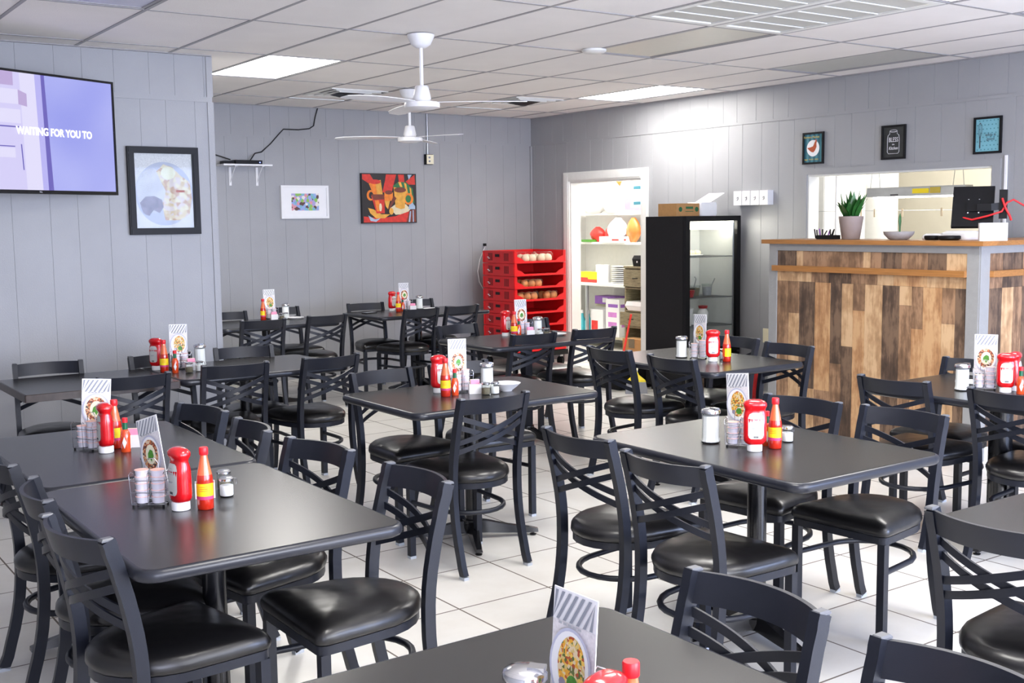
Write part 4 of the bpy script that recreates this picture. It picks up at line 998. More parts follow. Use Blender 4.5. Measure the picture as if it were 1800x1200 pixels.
MB().box(CX + .10, XR - .002, CY0 + .012, CY0 + .05, 0, 1.335, 'plank_dark').build('core_panel', e, 0)
b = MB()
ys = [5.775, 5.663, 5.565, 5.420, 5.280, 5.181, 5.085, 4.985, 4.841, 4.705, 4.610, 4.523, 4.382, 4.286, 4.205]
tone = [('plank_mid', 1.11, 0, None), ('plank_light', .876, 0, 'plank_mid'), ('plank_dark', 1.11, .33, 'plank_light'), ('plank_orange', 1.11, .327, 'plank_mid'), ('plank_dark', 1.11, .535, 'plank_mid'),
        ('plank_light', .666, 0, 'plank_dark'), ('plank_orange', .926, 0, 'plank_mid'), ('plank_light', 1.11, 0, None), ('plank_dark', 1.11, 0, None), ('plank_mid', .982, 0, 'plank_light'), ('plank_orange', .83, .25, 'plank_mid'), ('plank_orange', 1.11, .36, 'plank_mid'), ('plank_light', .878, 0, 'plank_mid'), ('plank_dark', 1.11, 0, None)]
def pl(y1, y0, z0, z1, m, d=0.): b.box(CX + .002 + d, CX + .011, y0 + .0006, y1 - .0006, z0 + .0006, z1 - .0006, m)
for k, (m, zs, z2, m2) in enumerate(tone):
    y1, y0 = ys[k], ys[k + 1]; d = random.uniform(0, .0015)
    if m2 is None: pl(y1, y0, 0, 1.11, m, d)
    elif k == 5: pl(y1, y0, .666, 1.11, m, d); pl(y1, y0, 0, .666, m2, d)
    elif z2 > 0 and zs > 1: pl(y1, y0, z2, zs, m, d); pl(y1, y0, 0, z2, m2, d)
    elif z2 > 0: pl(y1, y0, z2, zs, m, d); pl(y1, y0, zs, 1.11, m2, d); pl(y1, y0, 0, z2, 'plank_dark', d)
    else: pl(y1, y0, 0, zs, m, d); pl(y1, y0, zs, 1.11, m2, d)
y = 5.775; mm = ['plank_light', 'plank_light', 'plank_mid', 'plank_dark', 'plank_mid', 'plank_light', 'plank_orange', 'plank_light', 'plank_light']; seg = [.22, .10, .16, .19, .22, .13, .26, .16, .13]
for m, s_ in zip(mm, seg): pl(y, max(4.205, y - s_), 1.11, 1.20, m); y -= s_
y = 5.775; mm = ['plank_dark', 'plank_light', 'plank_mid', 'plank_mid', 'plank_light', 'plank_mid', 'plank_dark', 'plank_mid', 'plank_dark', 'plank_light']; seg = [.18, .06, .36, .17, .06, .09, .16, .2, .14, .15]
for m, s_ in zip(mm, seg): pl(y, max(4.205, y - s_), 1.20, 1.334, m); y -= s_
b.build('plank_cladding', e, 0)['label'] = 'long face of mixed brown planks'
b = MB(); x = CX + .10; k = 0
cyc = ['plank_dark', 'plank_light', 'plank_mid', 'plank_dark', 'plank_orange', 'plank_mid', 'plank_light', 'plank_dark', 'plank_mid', 'plank_light', 'plank_dark', 'plank_mid']
while x < XR - .02:
    w_ = (.16, .13, .10, .12)[k % 4]; x1 = min(XR - .003, x + w_); b.box(x + .0006, x1 - .0006, CY0 + .002, CY0 + .011, .09, 1.11, cyc[k % 12]); b.box(x + .0006, x1 - .0006, CY0 + .002, CY0 + .011, 1.111, 1.334, cyc[(k * 5 + 2) % 12]); x = x1; k += 1
b.build('plank_cladding', e, 0)['label'] = 'short side face of pinkish planks'
b = MB(); b.box(CX - .035, CX + .002, CY0 + .085, CY1 - .05, 1.185, 1.225, 'ledge'); b.build('ledge', e, 0)
b = MB(); b.box(CX + .10, XR - .003, CY0 - .035, CY0 + .002, 1.185, 1.225, 'ledge'); b.build('ledge', e, 0)
b = MB(); b.box(CX - .05, CX + .42, CY0 - .05, CY1 + .04, CH_, 1.415, 'ledge'); b.box(CX + .42, XR - .001, CY0 - .05, CY0 + .40, CH_, 1.415, 'ledge'); b.build('countertop', e, 0)
CTZ = 1.4155
# things on the counter
e = empty('potted_plant', (6.72, 5.285, CTZ), 0, 'green snake plant in a taupe pot on the wooden counter', 'plant')
MB().lathe([(.060, 0), (.064, .004), (.086, .15), (.087, .165), (.080, .165), (.078, .15)], 'terra', 28).build('pot', e, 50)
MB().lathe([(.078, .146), (.001, .157)], 'gravel', 24, cap=False).build('gravel', e)
b = MB()
for k in range(40):
    a = random.uniform(0, 2 * PI); r0 = random.uniform(.005, .05); lean = random.uniform(.1, 1) * .8; hgt = random.uniform(.11, .21) * (1.05 - .35 * lean)
    p0 = Vector((r0 * math.cos(a), r0 * math.sin(a), .15)); dr = Vector((math.cos(a), math.sin(a), 0)); sd = Vector((-math.sin(a), math.cos(a), 0)).lerp(dr, random.uniform(-.4, .4)).normalized(); rings = []
    for q in range(6):
        s = q / 5; c_ = p0 + dr * (lean * .14 * s ** 1.3) + Vector((0, 0, hgt * s)); w_ = (.008 + .018 * math.sin(PI * min(1, s * .8 + .15))) * (1 - s ** 4) + .0006
        n_ = sd.cross(Vector((0, 0, 1))).normalized() * .0016
        rings.append([c_ - sd * w_, c_ - n_, c_ + sd * w_, c_ + n_])
    b.rings(rings, 'leaf')
b.build('leaves', e, 60)
e = empty('succulent_bowl', (6.71, 4.873, CTZ), 0, 'rough grey bowl holding a single green cactus shoot on the counter', 'bowl')
MB().lathe([(.055, 0), (.07, .006), (.098, .035), (.104, .056), (.096, .054), (.06, .03), (.001, .028)], 'stone', 28).build('bowl_body', e, 40)
MB().lathe([(.006, .03), (.008, .09), (.013, .125), (.011, .155), (.002, .18)], 'leaf', 10, (.01, .0, 0), 1, .6).build('cactus', e, 60)
tag(MB().rings([[(x, y, z) for x, y in rr_outline(.16 - d, .13 - d, .03)] for d, z in ((.01, 0), (0, .01), (.01, .03), (.04, .04))], 'foam').build('folded_cloth', loc=(6.82, 4.66, CTZ)), 'white folded cloth on the counter between grey bowl and black dishes', 'cloth')
tag(MB().rings([[(x, y, z) for x, y in rr_outline(.18 - d, .22 - d, .04)] for d, z in ((.01, 0), (0, .012), (.0, .045), (.05, .058))], 'foam').build('folded_cloth', loc=(6.86, 4.49, CTZ)), 'larger white folded cloth behind the black dishes on the counter', 'cloth')
for (yy, r_, lab) in ((4.59, .05, 'small black dish on the counter, the narrower of two'), (4.46, .072, 'flat black dish on the counter, the wider of two')):
    tag(MB().lathe([(r_ * .8, 0), (r_, .01), (r_, .026), (r_ * .9, .03), (.001, .026)], 'black_plastic', 24).build('dish', loc=(6.68, yy, CTZ), smooth=50), lab, 'dish')
e = empty('pen_holder', (6.70, 5.50, CTZ), 0, 'black holder full of pens, one purple, left of the potted plant', 'pen holder')
MB().box(-.05, .05, -.10, .04, 0, .03, 'black_plastic').build('tray', e, 0)
tag(e, None, None)
for k in range(9):
    xx, yy = random.uniform(-.03, .03), random.uniform(-.08, .09); m_ = 'purple' if k in (2, 6) else 'black_plastic'
    a = random.uniform(-.6, .6)
    p_ = MB().tube([(xx, yy, .006), (xx + .01, yy + a * .05, .055 + random.uniform(0, .02))], .005, m_, 8).build('pen', loc=(6.70, 5.50, CTZ)); tag(p_, ('purple' if k in (2, 6) else 'black') + ' pen leaning in the holder beside the potted plant', 'pen', ('purple' if k in (2, 6) else 'black') + ' pens on the counter')
e = empty('handwritten_card', (6.60, 4.10, CTZ), -48, 'white block with faint handwriting at the counter corner', 'card holder')
MB().box(-.082, .082, -.03, .03, 0, .112, 'paper').build('card_body', e, 0)
text('handwriting', 'hello\nGather', .04, 'soft_ink', e, (0, -.0306, .055), shear=.3)
# monitor on arm
e = empty('touch_monitor', (7.25, 4.66, 1.63), -62, 'black monitor seen from behind on a swing arm with red cables', 'monitor')
mt = Matrix.Rotation(R(-26), 4, 'X')
MB().box(-.135, .135, -.02, .012, -.155, .155, 'black_plastic', mt).build('housing', e, 0)
MB().box(-.128, .128, .012, .014, -.148, .148, 'silver', mt).build('screen', e, 0)
b = MB()
for x in (-.03, .04): 
    for z in (-.05, .05): v = mt @ Vector((x, -.021, z)); b.box(v.x - .004, v.x + .004, v.y - .003, v.y + .002, v.z - .004, v.z + .004, 'white_plastic')
b.build('screw', e, 0)
b = MB(); b.box(-.04, .05, -.034, -.02, -.045, .045, 'black_plastic', mt); b.bar([(.03, -.045, .0), (.12, -.05, .0), (.20, -.02, .01)], .03, .05, 'black_plastic'); b.box(.17, .22, -.05, .03, -.08, .12, 'black_plastic'); b.build('arm', e, 0)
b = MB(); b.tube([(-.06, -.05, -.07), (0, -.07, -.085), (.1, -.08, -.06), (.19, -.07, -.03), (.22, -.05, .03), (.26, -.03, .05), (.34, 0, .0), (.45, .05, -.02), (.6, .1, -.02)], .007, 'wire_red', 8); b.tube([(.19, -.06, .06), (.21, -.08, .0), (.24, -.06, -.06), (.25, -.05, -.09)], .008, 'wire_red', 8); b.build('cable', e, 60)['label'] = 'red looping cable'
tag(MB().box(XR - .014, XR, 4.745, 4.762, 1.425, 2.01, 'white_plastic').build('cable_channel'), 'narrow white vertical cable channel right of the pass-through', 'conduit')

# ------------------------------------------------------------------ fridge
FX0, FX1, FY0, FY1, FZ = 7.06, 7.75, 7.33, 7.86, 1.60
e = empty('display_fridge', (0, 0, 0), 0, 'black glass-door display fridge beside the doorway', 'fridge')
b = MB(); t_ = .035
b.box(FX0, FX0 + t_, FY0 + .04, FY1, .05, FZ, 'dark_side'); b.box(FX1 - t_, FX1, FY0 + .04, FY1, .05, FZ, 'dark_side'); b.box(FX0 + t_, FX1 - t_, FY1 - .03, FY1, .05, FZ, 'dark_side')
b.box(FX0 + t_, FX1 - t_, FY0 + .04, FY1 - .03, FZ - .03, FZ, 'dark_side'); b.box(FX0 + t_, FX1 - t_, FY0 + .04, FY1 - .03, .05, .36, 'dark_side'); b.build('cabinet', e, 0)
b = MB(); b.box(FX0 + t_, FX0 + t_ + .006, FY0 + .05, FY1 - .031, .36, FZ - .03, 'fridge_in'); b.box(FX1 - t_ - .006, FX1 - t_, FY0 + .05, FY1 - .031, .36, FZ - .03, 'fridge_in'); b.box(FX0 + t_ + .006, FX1 - t_ - .006, FY1 - .037, FY1 - .031, .36, FZ - .03, 'fridge_in'); b.build('lining', e, 0)
b = MB()
for (a, c, d, h) in ((FX0, FX0 + .05, .36, FZ), (FX1 - .045, FX1, .36, FZ), (FX0 + .05, FX1 - .045, .36, .42), (FX0 + .05, FX1 - .045, FZ - .045, FZ)): b.box(a, c, FY0, FY0 + .035, d, h, 'black_plastic')
b.box(FX0, FX1, FY0 + .005, FY0 + .038, .05, .34, 'black_plastic')
dr = b.build('door', e, 0)
MB().box(FX0 + .05, FX1 - .045, FY0 + .012, FY0 + .018, .42, FZ - .045, 'glass').build('glass_pane', dr, 0)
MB().tube([(FX1 - .075, FY0 + .024, .44), (FX1 - .075, FY0 + .024, FZ - .06)], .006, 'silver').build('door_seal', dr)
MB().box(FX0 + .06, FX1 - .06, FY0 + .05, FY0 + .075, FZ - .12, FZ - .05, 'fridge_light').build('lamp', e, 0)
for z in (1.235, .86, .60):
    b = MB()
    for k in range(28): x = FX0 + .05 + (FX1 - FX0 - .10) * k / 27; b.box(x - .0015, x + .0015, FY0 + .06, FY1 - .04, z - .002, z, 'silver')
    for y in (FY0 + .06, FY0 + .3, FY1 - .045): b.box(FX0 + .045, FX1 - .045, y - .003, y + .003, z - .008, z - .002, 'silver')
    b.build('shelf', e, 0)
for x in (FX0 + .05, FX1 - .05):
    for y in (FY0 + .08, FY1 - .05): MB().lathe([(.02, 0), (.02, .05)], 'black_plastic', 12, (x, y, 0)).build('foot', e)
def tub(x, y, z, r, h, m, lab, cat='tub', lid=None, name='food_tub'):
    e = empty(name, (x, y, z), 0, lab, cat); MB().lathe([(r * .8, 0), (r, h), (r * 1.05, h), (r * .96, h - .004), (r * .76, .004)], 'glass' if m != 'white_plastic' else m, 20).build('tub_body', e, 50)
    if m != 'white_plastic': MB().lathe([(r * .76, .004), (r * .92, h * .75), (.001, h * .8)], m, 20).build('contents', e, 50)
    if lid: MB().lathe([(r * 1.06, h), (r * 1.06, h + .008), (.001, h + .01)], lid, 20).build('lid', e, 50)
    return e
tub(7.25, 7.52, .861, .085, .09, 'berry', 'clear tub of red fruit on the middle fridge shelf', lid='film'); tub(7.43, 7.62, .861, .07, .10, 'pepper', 'dark bowl with a ladle on the middle fridge shelf'); tub(7.57, 7.58, .861, .05, .11, 'stone', 'metal cup with a spoon on the middle fridge shelf')
tag(MB().tube([(7.58, 7.58, .88), (7.64, 7.55, 1.02)], .005, 'silver').build('spoon'), 'metal spoon standing in the cup in the fridge', 'spoon')
tag(MB().tube([(7.43, 7.62, .90), (7.47, 7.62, 1.02), (7.45, 7.62, 1.04)], .005, 'silver').build('ladle'), 'ladle standing in the dark bowl in the fridge', 'ladle')
e = tag(MB().lathe([(.13, 0), (.15, .01), (.15, .014), (.001, .012)], 'foam', 28).build('platter', loc=(7.31, 7.58, 1.236), smooth=50), 'white platter on the top fridge shelf', 'platter')
for k in range(5): tag(MB().lathe([(.03, 0), (.038, .015), (.03, .032), (.001, .038)], 'bread_pale', 14).build('bun', loc=(7.20 + .055 * k, 7.56 + .02 * (k % 2), 1.251), smooth=60), 'pale bun on the white platter in the fridge', 'bun', 'pale buns on the fridge platter')
tub(7.24, 7.56, .601, .10, .16, 'white_plastic', 'white bucket on the bottom fridge shelf', 'bucket', name='bucket'); tub(7.41, 7.60, .601, .06, .09, 'white_plastic', 'smaller white tub on the bottom fridge shelf')
e = empty('squeeze_jar', (7.56, 7.62, .601), 0, 'clear jar with a dark red lid on the bottom fridge shelf', 'jar'); MB().lathe([(.045, 0), (.05, .1), (.03, .14)], 'foam', 18).build('jar_body', e, 50); MB().lathe([(.04, .14), (.045, .165), (.001, .17)], 'berry', 18).build('lid', e, 50)
# on the fridge
e = empty('cardboard_box', (7.25, 7.60, FZ), 0, 'brown cardboard box with green printing on top of the fridge', 'cardboard box')
MB().box(-.165, .12, -.12, .12, .001, .115, 'cardboard').build('box_body', e, 0)
b = MB(); b.box(-.145, -.045, -.122, -.1202, .03, .085, 'cardboard'); b.lathe([(.022, -.001), (.022, .001)], 'green_print', 20, (0, 0, 0)); bb = MB()
for cx_ in (-.115, .085): bb.poly([(x, -.1206, z) for x, z in circ(cx_, .062, .022, .022, 18)], 'green_print')
bb.poly([(x, -.1206, z) for x, z in rect(-.05, .04, .066, .086)], 'green_print'); bb.poly([(x, -.1206, z) for x, z in rect(-.055, .045, .04, .045)], 'green_print'); bb.build('printing', e, 0)
tag(MB().rings([[(x, y, z) for x, y in rr_outline(.22 - d, .2, .03)] for d, z in ((.02, 0), (0, .02), (.0, .10), (.02, .125))], 'foam').build('paper_bag', loc=(7.50, 7.58, FZ + .001)), 'white crumpled bag on top of the fridge', 'bag')
e = tag(MB().box(-.10, .10, -.10, .10, 0, .004, 'foam', Matrix.Rotation(R(-25), 4, 'Y')).build('foam_container', loc=(7.60, 7.58, FZ + .165)), 'white open foam container sticking up from the bag on the fridge', 'takeout box')

# ------------------------------------------------------------------ bread crates
def make_crate():
    t = empty('bread_crate', (0, 0, 0), 0, '', 'crate'); W_, D_, H_ = .68, .58, .1345; b = MB(); q = .012
    b.box(0, W_, 0, D_, .004, .014, 'crate')
    b.box(0, W_, D_ - q, D_, .014, H_, 'crate')
    for x in (0, W_ - q):
        b.box(x, x + q, 0, D_ - q, .014, H_, 'crate')
    b.box(-.006, 0, 0, D_, H_ - .018, H_ - .004, 'crate'); b.box(W_, W_ + .006, 0, D_, H_ - .018, H_ - .004, 'crate'); b.box(-.006, 0, -.006, .02, .01, H_ - .018, 'crate'); b.box(-.006, 0, D_ - .02, D_, .01, H_ - .018, 'crate')
    # open front with the sloped lip
    lip = [(0, .004), (W_, .004), (W_, H_), (W_ - .03, H_), (W_ - .035, .075), (W_ - .09, .055), (W_ - .13, .026), (.13, .026), (.09, .055), (.035, .075), (.03, H_), (0, H_)]
    b.rings([[(x, y, z) for x, z in lip] for y in (-.012, 0)], 'crate'); b.build('crate_body', t, 0)
    h = MB(); 
    h.box(-.0075, -.006, .26, .34, .07, .10, 'crate_dark')
    for k in range(5): h.box(-.001, .0, .10 + k * .018, .108 + k * .018, .03, .11, 'crate_dark'); h.box(-.001, .0, .40 + k * .018, .408 + k * .018, .03, .11, 'crate_dark')
    h.build('grip_hole', t, 0)
    l = MB(); l.box(-.0012, -.0002, .45, .48, .05, .058, 'paper'); l.box(-.0012, -.0002, .47, .50, .062, .07, 'paper'); l.build('moulded_mark', t, 0)
    return t
C0 = make_crate(); KX, KY = 6.88, 9.72
ordn = ['topmost', 'second from the top', 'third from the top', 'fourth from the top', 'fifth from the top', 'sixth from the top', 'seventh from the top', 'bottom']
for k in range(8):
    o = C0 if k == 0 else dup(C0); o.location = (KX, KY, .180 + (7 - k) * .1352); o['label'] = 'red plastic bread crate, %s in the stack' % ordn[k]; o['group'] = 'stacked red bread crates'
def bunbag(x, y, k, n, m, lab):
    z = .180 + (7 - k) * .1352 + .0145; e = empty('bun_bag', (x, y, z), 0, lab, 'bread bag')
    W2 = n * .095
    MB().rings([[(px, py, zz) for px, py in rr_outline(W2 - d, .18 - d, .03)] for d, zz in ((.02, .001), (0, .02), (.0, .08), (.03, .105))], 'film').build('wrapper', e, 50)
    for i in range(n):
        for j in range(2): 
            bn = MB().lathe([(.034, .003), (.045, .022), (.043, .052), (.030, .075), (.001, .083)], m, 16, (-W2 / 2 + .048 + i * .092, -.042 + j * .086, 0)).build('bun', e, 60)
            MB
    return e
bunbag(KX + .25, KY + .12, 0, 2, 'bread_pale', 'bag of pale buns in the topmost red crate, left bag'); bunbag(KX + .46, KY + .12, 0, 2, 'bread_pale', 'bag of pale buns in the topmost red crate, right bag')
bunbag(KX + .28, KY + .12, 2, 3, 'bread', 'bag of brown buns in the third crate from the top')
bunbag(KX + .22, KY + .12, 3, 3, 'bread', 'bag of golden buns in the fourth crate from the top, left bag'); bunbag(KX + .53, KY + .12, 3, 2, 'bread', 'bag of golden buns in the fourth crate from the top, right bag')
bunbag(KX + .40, KY + .12, 7, 3, 'bread', 'bag of buns in the bottom red crate')
e = empty('crate_dolly', (KX + .34, KY + .29, 0), 0, 'black wheeled dolly under the stack of red crates', 'dolly')
b = MB(); b.box(-.36, .36, -.31, .31, .125, .178, 'black_plastic'); b.build('deck', e, 0)
for x in (-.30, .30):
    for y in (-.25, .25):
        b = MB(); b.rings([[(x - .014, y + .05 * math.cos(a), .05 + .05 * math.sin(a)) for a in [R(q * 18) for q in range(20)]], [(x + .014, y + .05 * math.cos(a), .05 + .05 * math.sin(a)) for a in [R(q * 18) for q in range(20)]]], 'black_plastic'); b.box(x - .02, x + .02, y - .02, y + .02, .10, .126, 'silver'); b.build('wheel', e)

# ------------------------------------------------------------------ floor things
e = empty('broom', (6.80, 7.70, 0), -35, 'upright broom with yellow head and grey bristles left of the fridge', 'broom')
MB().rings([[(x * w_, y * .03, z) for x, y in ((-1, -1), (1, -1), (1, 1), (-1, 1))] for w_, z in ((.125, .0), (.12, .06), (.105, .125))], 'broom').build('bristles', e, 0)
MB().rings([[(x * w_, y * d_, z) for x, y in ((-1, -1), (1, -1), (1, 1), (-1, 1))] for w_, d_, z in ((.108, .03, .125), (.10, .03, .145), (.03, .018, .20), (.016, .014, .23))], 'yellow').build('head', e, 0)
MB().tube([(0, 0, .22), (.06, .16, .36)], .011, 'cream_lid', 10).build('handle', e)
e.scale = (.8, .8, .85)
e = empty('storage_tote', (7.0, 8.12, 0), 0, 'low black plastic tote on the floor left of the fridge', 'storage tote')
MB().rings([[(x, y, z) for x, y in rr_outline(w_, l_, .04)] for w_, l_, z in ((.42, .40, .0), (.50, .46, .24))], 'black_plastic').build('tote_body', e, 30)
MB().rings([[(x, y, z) for x, y in rr_outline(w_, l_, .05)] for w_, l_, z in ((.52, .48, .24), (.52, .48, .265), (.46, .42, .275))], 'black_plastic').build('lid', e, 30)
e = empty('red_bucket', (7.37, 6.86, 0), 0, 'red plastic bucket on the floor between fridge and counter', 'bucket')
MB().lathe([(.10, 0), (.105, .01), (.135, .26), (.142, .265), (.142, .275), (.130, .275), (.10, .02)], 'red', 28).build('bucket_body', e, 50)


# ------------------------------------------------------------------ pantry
PX = 9.43
e = empty('pantry_shelving', (0, 0, 0), 0, 'white shelving along the far pantry wall seen through the doorway', 'shelving')
for z, d in ((1.30, .36), (1.66, .30)): MB().box(PX - d, PX, 9.0, 11.65, z - .025, z, 'white_paint').build('shelf_board', e, 0)
e = empty('pantry_counter', (0, 0, 0), 0, 'white work shelf with a metal leg in the pantry', 'shelf')
MB().box(8.85, PX, 9.75, 11.65, .77, .80, 'white_paint').build('worktop', e, 0); MB().tube([(8.90, 11.0, 0), (8.90, 11.0, .77)], .022, 'silver', 14).build('leg', e); MB().tube([(8.90, 9.80, 0), (8.90, 9.80, .77)], .022, 'silver', 14).build('leg', e)
MB().box(8.95, PX, 9.75, 11.6, .12, .15, 'tan_box').build('lower_shelf', e, 0)
def carton(x, y, z, dx, dy, dz, m, lab, bands=(), name='carton', cat='box'):
    e = empty(name, (x, y, z), 0, lab, cat); MB().box(-dx / 2, dx / 2, -dy / 2, dy / 2, 0, dz, m).build('box_body', e, 0); b = MB()
    for (y0, y1, z0, z1, m2) in bands: b.box(-dx / 2 - .0012, -dx / 2 - .0002, y0, y1, z0, z1, m2); b.box(y0 * dx / dy, y1 * dx / dy, -dy / 2 - .0012, -dy / 2 - .0002, z0, z1, m2)
    if bands: b.build('printing', e, 0)
    return e
pb = [(-.14, .05, .02, .06, 'magenta_print'), (-.13, .0, .09, .13, 'teal_dark'), (.05, .16, .03, .17, 'magenta_print')]
carton(9.28, 10.42, 1.661, .24, .36, .185, 'paper', 'white and purple carton on the upper pantry shelf, lower of two', pb); carton(9.28, 10.42, 1.8465, .24, .36, .185, 'paper', 'white and purple carton on the upper pantry shelf, upper of two', pb)
def blob(name, x, y, z, rx, ry, rz_, m, lab, cat, seed=1, n=18):
    rnd = random.Random(seed); b = MB(); rings = []
    for i in range(9):
        t = i / 8; a = math.sin(PI * (.12 + .80 * t)) ; zz = rz_ * t
        rings.append([(rx * a * (1 + rnd.uniform(-.12, .12)) * math.cos(2 * PI * k / n), ry * a * (1 + rnd.uniform(-.12, .12)) * math.sin(2 * PI * k / n), zz) for k in range(n)])
    b.rings(rings, m); return tag(b.build(name, loc=(x, y, z), smooth=80), lab, cat)
blob('plastic_bag', 9.15, 11.15, 1.661, .13, .30, .33, 'milky_bag', 'large white plastic bag on the upper pantry shelf', 'bag', 2)
blob('plastic_bag', 9.12, 10.78, 1.661, .12, .16, .40, 'milky_bag', 'tall white plastic bag beside the purple cartons in the pantry', 'bag', 3)
blob('snack_bag', 9.30, 10.95, 1.95, .06, .13, .22, 'orange', 'orange-red bag on top of the white bags in the pantry', 'bag', 4)
blob('plastic_bag', 9.14, 10.68, 1.301, .11, .16, .30, 'milky_bag', 'white crumpled bag hanging over the pantry shelf in the middle', 'bag', 5)
blob('snack_bag', 9.16, 10.42, 1.301, .06, .12, .30, 'orange', 'orange snack bag on the pantry shelf', 'bag', 6)
blob('red_bag', 9.18, 11.12, 1.301, .08, .12, .19, 'redbag', 'red bag at the left of the pantry shelf', 'bag', 7); blob('red_bag', 9.20, 10.90, 1.301, .07, .075, .20, 'redbag', 'narrow red bag second from the left on the pantry shelf', 'bag', 8)
carton(9.08, 10.68, 1.301, .12, .44, .07, 'paper', 'flat white box with red print at the front of the pantry shelf', [(-.15, -.02, .02, .04, 'redbag')])
tag(MB().box(-.06, .06, -.10, .08, 0, .03, 'leaf_print').build('pack', loc=(9.10, 11.20, 1.301)), 'green pack at the far left of the pantry shelf', 'pack')
for k, (yy, m_) in enumerate(((10.25, 'plank_mid'), (10.18, 'berry'))):
    e = empty('spice_jar', (9.20, yy, 1.301), 0, 'little dark spice jar right of the orange bag' if k else 'little brown spice jar beside the orange bag', 'jar'); MB().lathe([(.022, 0), (.024, .08), (.018, .09)], m_, 14).build('jar_body', e); MB().lathe([(.02, .09), (.02, .115)], 'green_foil', 14).build('lid', e)
for k in range(9): tag(MB().lathe([(.08, 0), (.14, .012), (.14, .016), (.001, .014)], 'foam', 28).build('plate', loc=(9.1, 10.55, .801 + k * .0245), smooth=50), 'white plate in the tall stack on the pantry counter', 'plate', 'white plates stacked on the pantry counter')
for k in range(5): tag(MB().lathe([(.06, 0), (.10, .02), (.10, .026), (.001, .022)], 'foam', 24).build('bowl', loc=(9.25, 10.25, .801 + k * .03), smooth=50), 'white bowl stacked behind the drawer cabinet in the pantry', 'bowl', 'white bowls stacked in the pantry')
e = empty('paper_roll', (9.05, 10.87, .801), 0, 'white paper roll pack standing on the pantry counter', 'paper roll'); MB().lathe([(.09, 0), (.09, .22)], 'paper', 24).build('roll', e); MB().lathe([(.02, .2205), (.02, .2215)], 'ink', 16).build('core', e)
carton(9.0, 11.05, .801, .12, .34, .13, 'yellow', 'yellow and red snack box on the pantry counter', [(-.02, .17, .0, .06, 'redbag'), (-.17, -.02, .0, .04, 'redbag')])
carton(9.05, 10.86, .151, .22, .24, .32, 'paper', 'white carton with red print under the pantry counter', [(-.02, .10, .02, .18, 'redbag')]); carton(9.05, 10.56, .151, .22, .25, .46, 'paper', 'tall white and purple carton under the pantry counter', [(-.10, .08, .36, .40, 'purple'), (-.08, .08, .24, .30, 'magenta_print'), (-.08, .08, .12, .18, 'magenta_print')])
carton(9.25, 10.95, .52, .20, .40, .10, 'purple', 'purple box tucked high under the pantry counter', [(-.05, .05, .02, .08, 'paper')]); 
struct(MB().box(9.2, PX, 10.72, 11.2, .48, .515, 'tan_box').build('trim_8', smooth=0))
for k, yy in enumerate((11.22, 11.10)):
    e = empty('spray_bottle', (9.0, yy, .151), 0, ('cyan cleaning bottle under the pantry counter, ' + ('left' if k == 0 else 'right') + ' one'), 'bottle'); MB().lathe([(.045, 0), (.048, .15), (.02, .21), (.015, .25)], 'cyan', 18).build('bottle_body', e, 50); MB().lathe([(.018, .25), (.018, .29)], 'white_plastic', 12).build('cap', e)
# drawer cabinet
e = empty('drawer_cabinet', (8.62, 9.43, 0), 0, 'weathered wood drawer cabinet just inside the doorway', 'cabinet')
b = MB(); X0, X1, Y0, Y1 = -.2, .22, -.36, .30
b.box(X0, X1, Y1 - .02, Y1, .0, 1.03, 'rustic'); b.box(X0, X1, Y0, Y0 + .02, .0, 1.03, 'rustic'); b.box(X1 - .02, X1, Y0 + .02, Y1 - .02, 0, 1.03, 'rustic'); b.box(X0 - .01, X1, Y0 - .01, Y1 + .01, 1.03, 1.055, 'rustic')
b.box(X0, X1 - .02, Y0 + .02, Y1 - .02, .80, .815, 'rustic'); b.box(X0, X1 - .02, Y0 + .02, Y1 - .02, .54, .56, 'rustic'); b.box(X0, X1 - .02, Y0 + .02, Y1 - .02, .36, .38, 'rustic'); b.build('carcass', e, 0)
for z0, z1, yy0, yy1 in ((.825, 1.02, Y0 + .005, Y1 - .005), (.385, .535, -.02, Y1 + .06), (.385, .535, Y0 + .005, -.03)):
    d_ = MB().box(X0 - .02, X0 - .001, yy0, yy1, z0, z1, 'rustic').build('drawer', e, 0); cm = (max(yy0, -.1) + yy1) / 2; MB().tube([(X0 - .02, cm - .04, (z0 + z1) / 2), (X0 - .035, cm - .03, (z0 + z1) / 2), (X0 - .035, cm + .03, (z0 + z1) / 2), (X0 - .02, cm + .04, (z0 + z1) / 2)], .005, 'black_plastic').build('handle', d_)
e = empty('receipt_printer', (8.50, 9.52, 1.0555), 0, 'black receipt printer on the drawer cabinet', 'printer'); MB().rings([[(x, y, z) for x, y in rr_outline(a_, c_, .01)] for a_, c_, z in ((.14, .16, 0), (.16, .18, .08), (.12, .16, .12))], 'black_plastic').build('printer_body', e, 30); MB().box(-.0815, -.079, -.01, .01, .04, .06, 'white_plastic').build('button', e, 0)
tag(MB().tube([(8.42, 9.42, 1.07), (8.40, 9.40, 1.02), (8.385, 9.37, .90), (8.385, 9.38, .78), (8.40, 9.42, .70)], .006, 'white_plastic', 8).build('cord', smooth=60), 'white cord hanging from the receipt printer over the drawers', 'cord')
e = empty('takeout_box', (8.50, 9.52, .5605), 0, 'white foam takeout box on the open cabinet shelf', 'takeout box'); MB().rings([[(x, y, z) for x, y in rr_outline(w_, l_, .03)] for w_, l_, z in ((.20, .30, 0), (.24, .36, .05))], 'foam').build('base', e, 30); MB().rings([[(x, y, z) for x, y in rr_outline(w_, l_, .03)] for w_, l_, z in ((.24, .36, .052), (.21, .33, .10))], 'foam').build('lid', e, 30)
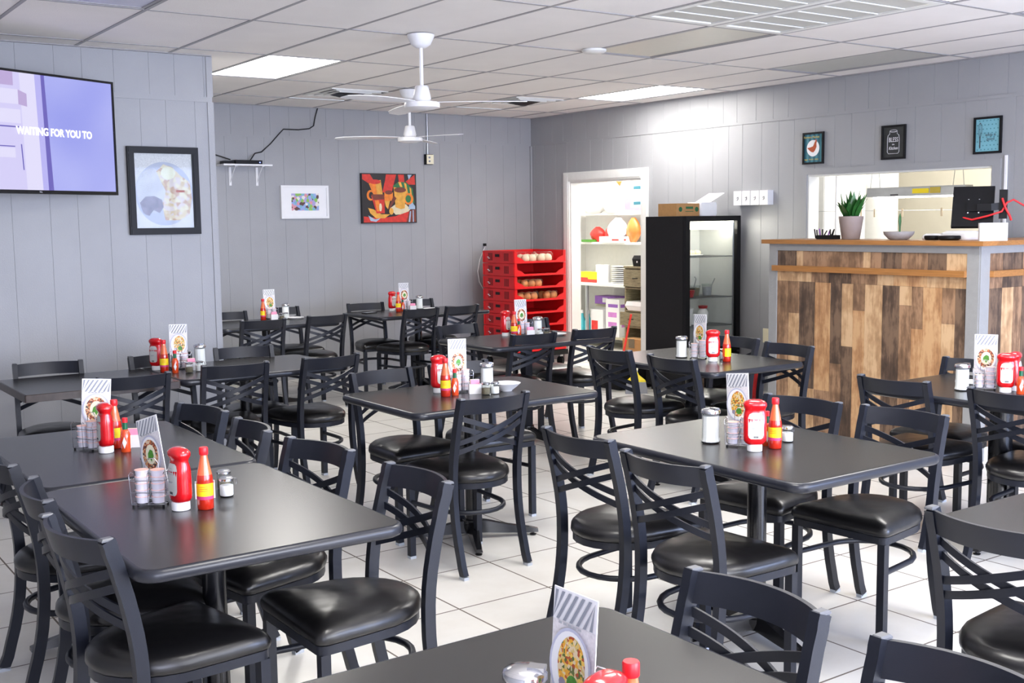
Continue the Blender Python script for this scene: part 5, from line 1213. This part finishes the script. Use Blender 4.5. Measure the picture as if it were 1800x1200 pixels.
carton(8.36, 9.10, 0.0, .22, .22, .30, 'cardboard', 'open cardboard box on the pantry floor, right one'); carton(8.33, 9.42, 0.0, .16, .30, .26, 'cardboard', 'cardboard box on the floor below the weathered drawers', [(-.05, .05, .16, .262, 'pepper')])
tag(MB().tube([(8.10, 9.42, 0.0), (8.14, 9.30, .55)], .012, 'redbag', 10).build('red_pole'), 'red pole leaning just inside the doorway', 'pole')

# ------------------------------------------------------------------ kitchen seen through the pass
e = empty('heat_lamp', (8.45, 5.97, 1.785), 0, 'long hanging kitchen heat lamp bar with yellow stickers', 'heat lamp')
MB().rings([[(x, y, z) for x, z in ((-.06, -.04), (.06, -.04), (.05, .04), (-.05, .04))] for y in (-.50, .47)], 'silver').build('lamp_body', e, 0)
b = MB(); b.box(-.0585, -.0575, -.16, .0, -.018, .022, 'yellow', None); b.box(-.0585, -.0575, -.27, -.17, -.02, .03, 'gold', None); b.build('sticker', e, 0); MB().box(-.059, -.0575, .14, .22, -.035, -.02, 'ink').build('name_plate', e, 0)
for y in (-.40, .42):
    b = MB(); b.tube([(0, y - .05, .04), (0, y, .55), (0, y + .05, .04)], .003, 'silver', 5); b.build('chain', e)
MB().box(-.03, .03, -.44, .42, -.052, -.041, 'light').build('heating_element', e, 0)
struct(MB().box(9.3, 9.55, 6.95, 7.15, 0, 2.6, 'white_paint').build('wall_kitchen_pier', smooth=0))
tag(MB().tube([(8.30, 5.35, 1.62), (8.30, 7.2, 1.63)], .002, 'silver', 5).build('order_rail'), 'thin wire strung across the kitchen for order slips', 'wire')
for k, yy in enumerate((5.62, 6.0, 6.28, 6.42)): tag(MB().box(-.003, .003, -.008, .008, -.05, .02, 'bread_pale').build('clothes_peg', loc=(8.30, yy, 1.62)), 'wooden clip on the thin kitchen wire', 'clip', 'clips on the kitchen wire')
tag(MB().tube([(8.25, 6.65, 0), (8.25, 6.65, 2.6)], .012, 'white_plastic', 10).build('pipe'), 'thin white vertical pipe at the left of the kitchen opening', 'pipe')
e = empty('tall_cabinet', (8.9, 7.35, 0), 0, 'white tall cabinet at the left inside the kitchen', 'cabinet'); MB().box(-.3, .3, -.28, .28, 0, 2.0, 'white_plastic').build('cabinet_body', e, 0); MB().box(-.305, -.30, -.27, -.005, .05, 1.95, 'white_paint').build('door', e, 0); MB().box(-.305, -.30, .005, .27, .05, 1.95, 'white_paint').build('door', e, 0)

for k_, p_ in protos.items():
    if k_ not in used: bpy.data.objects.remove(p_)
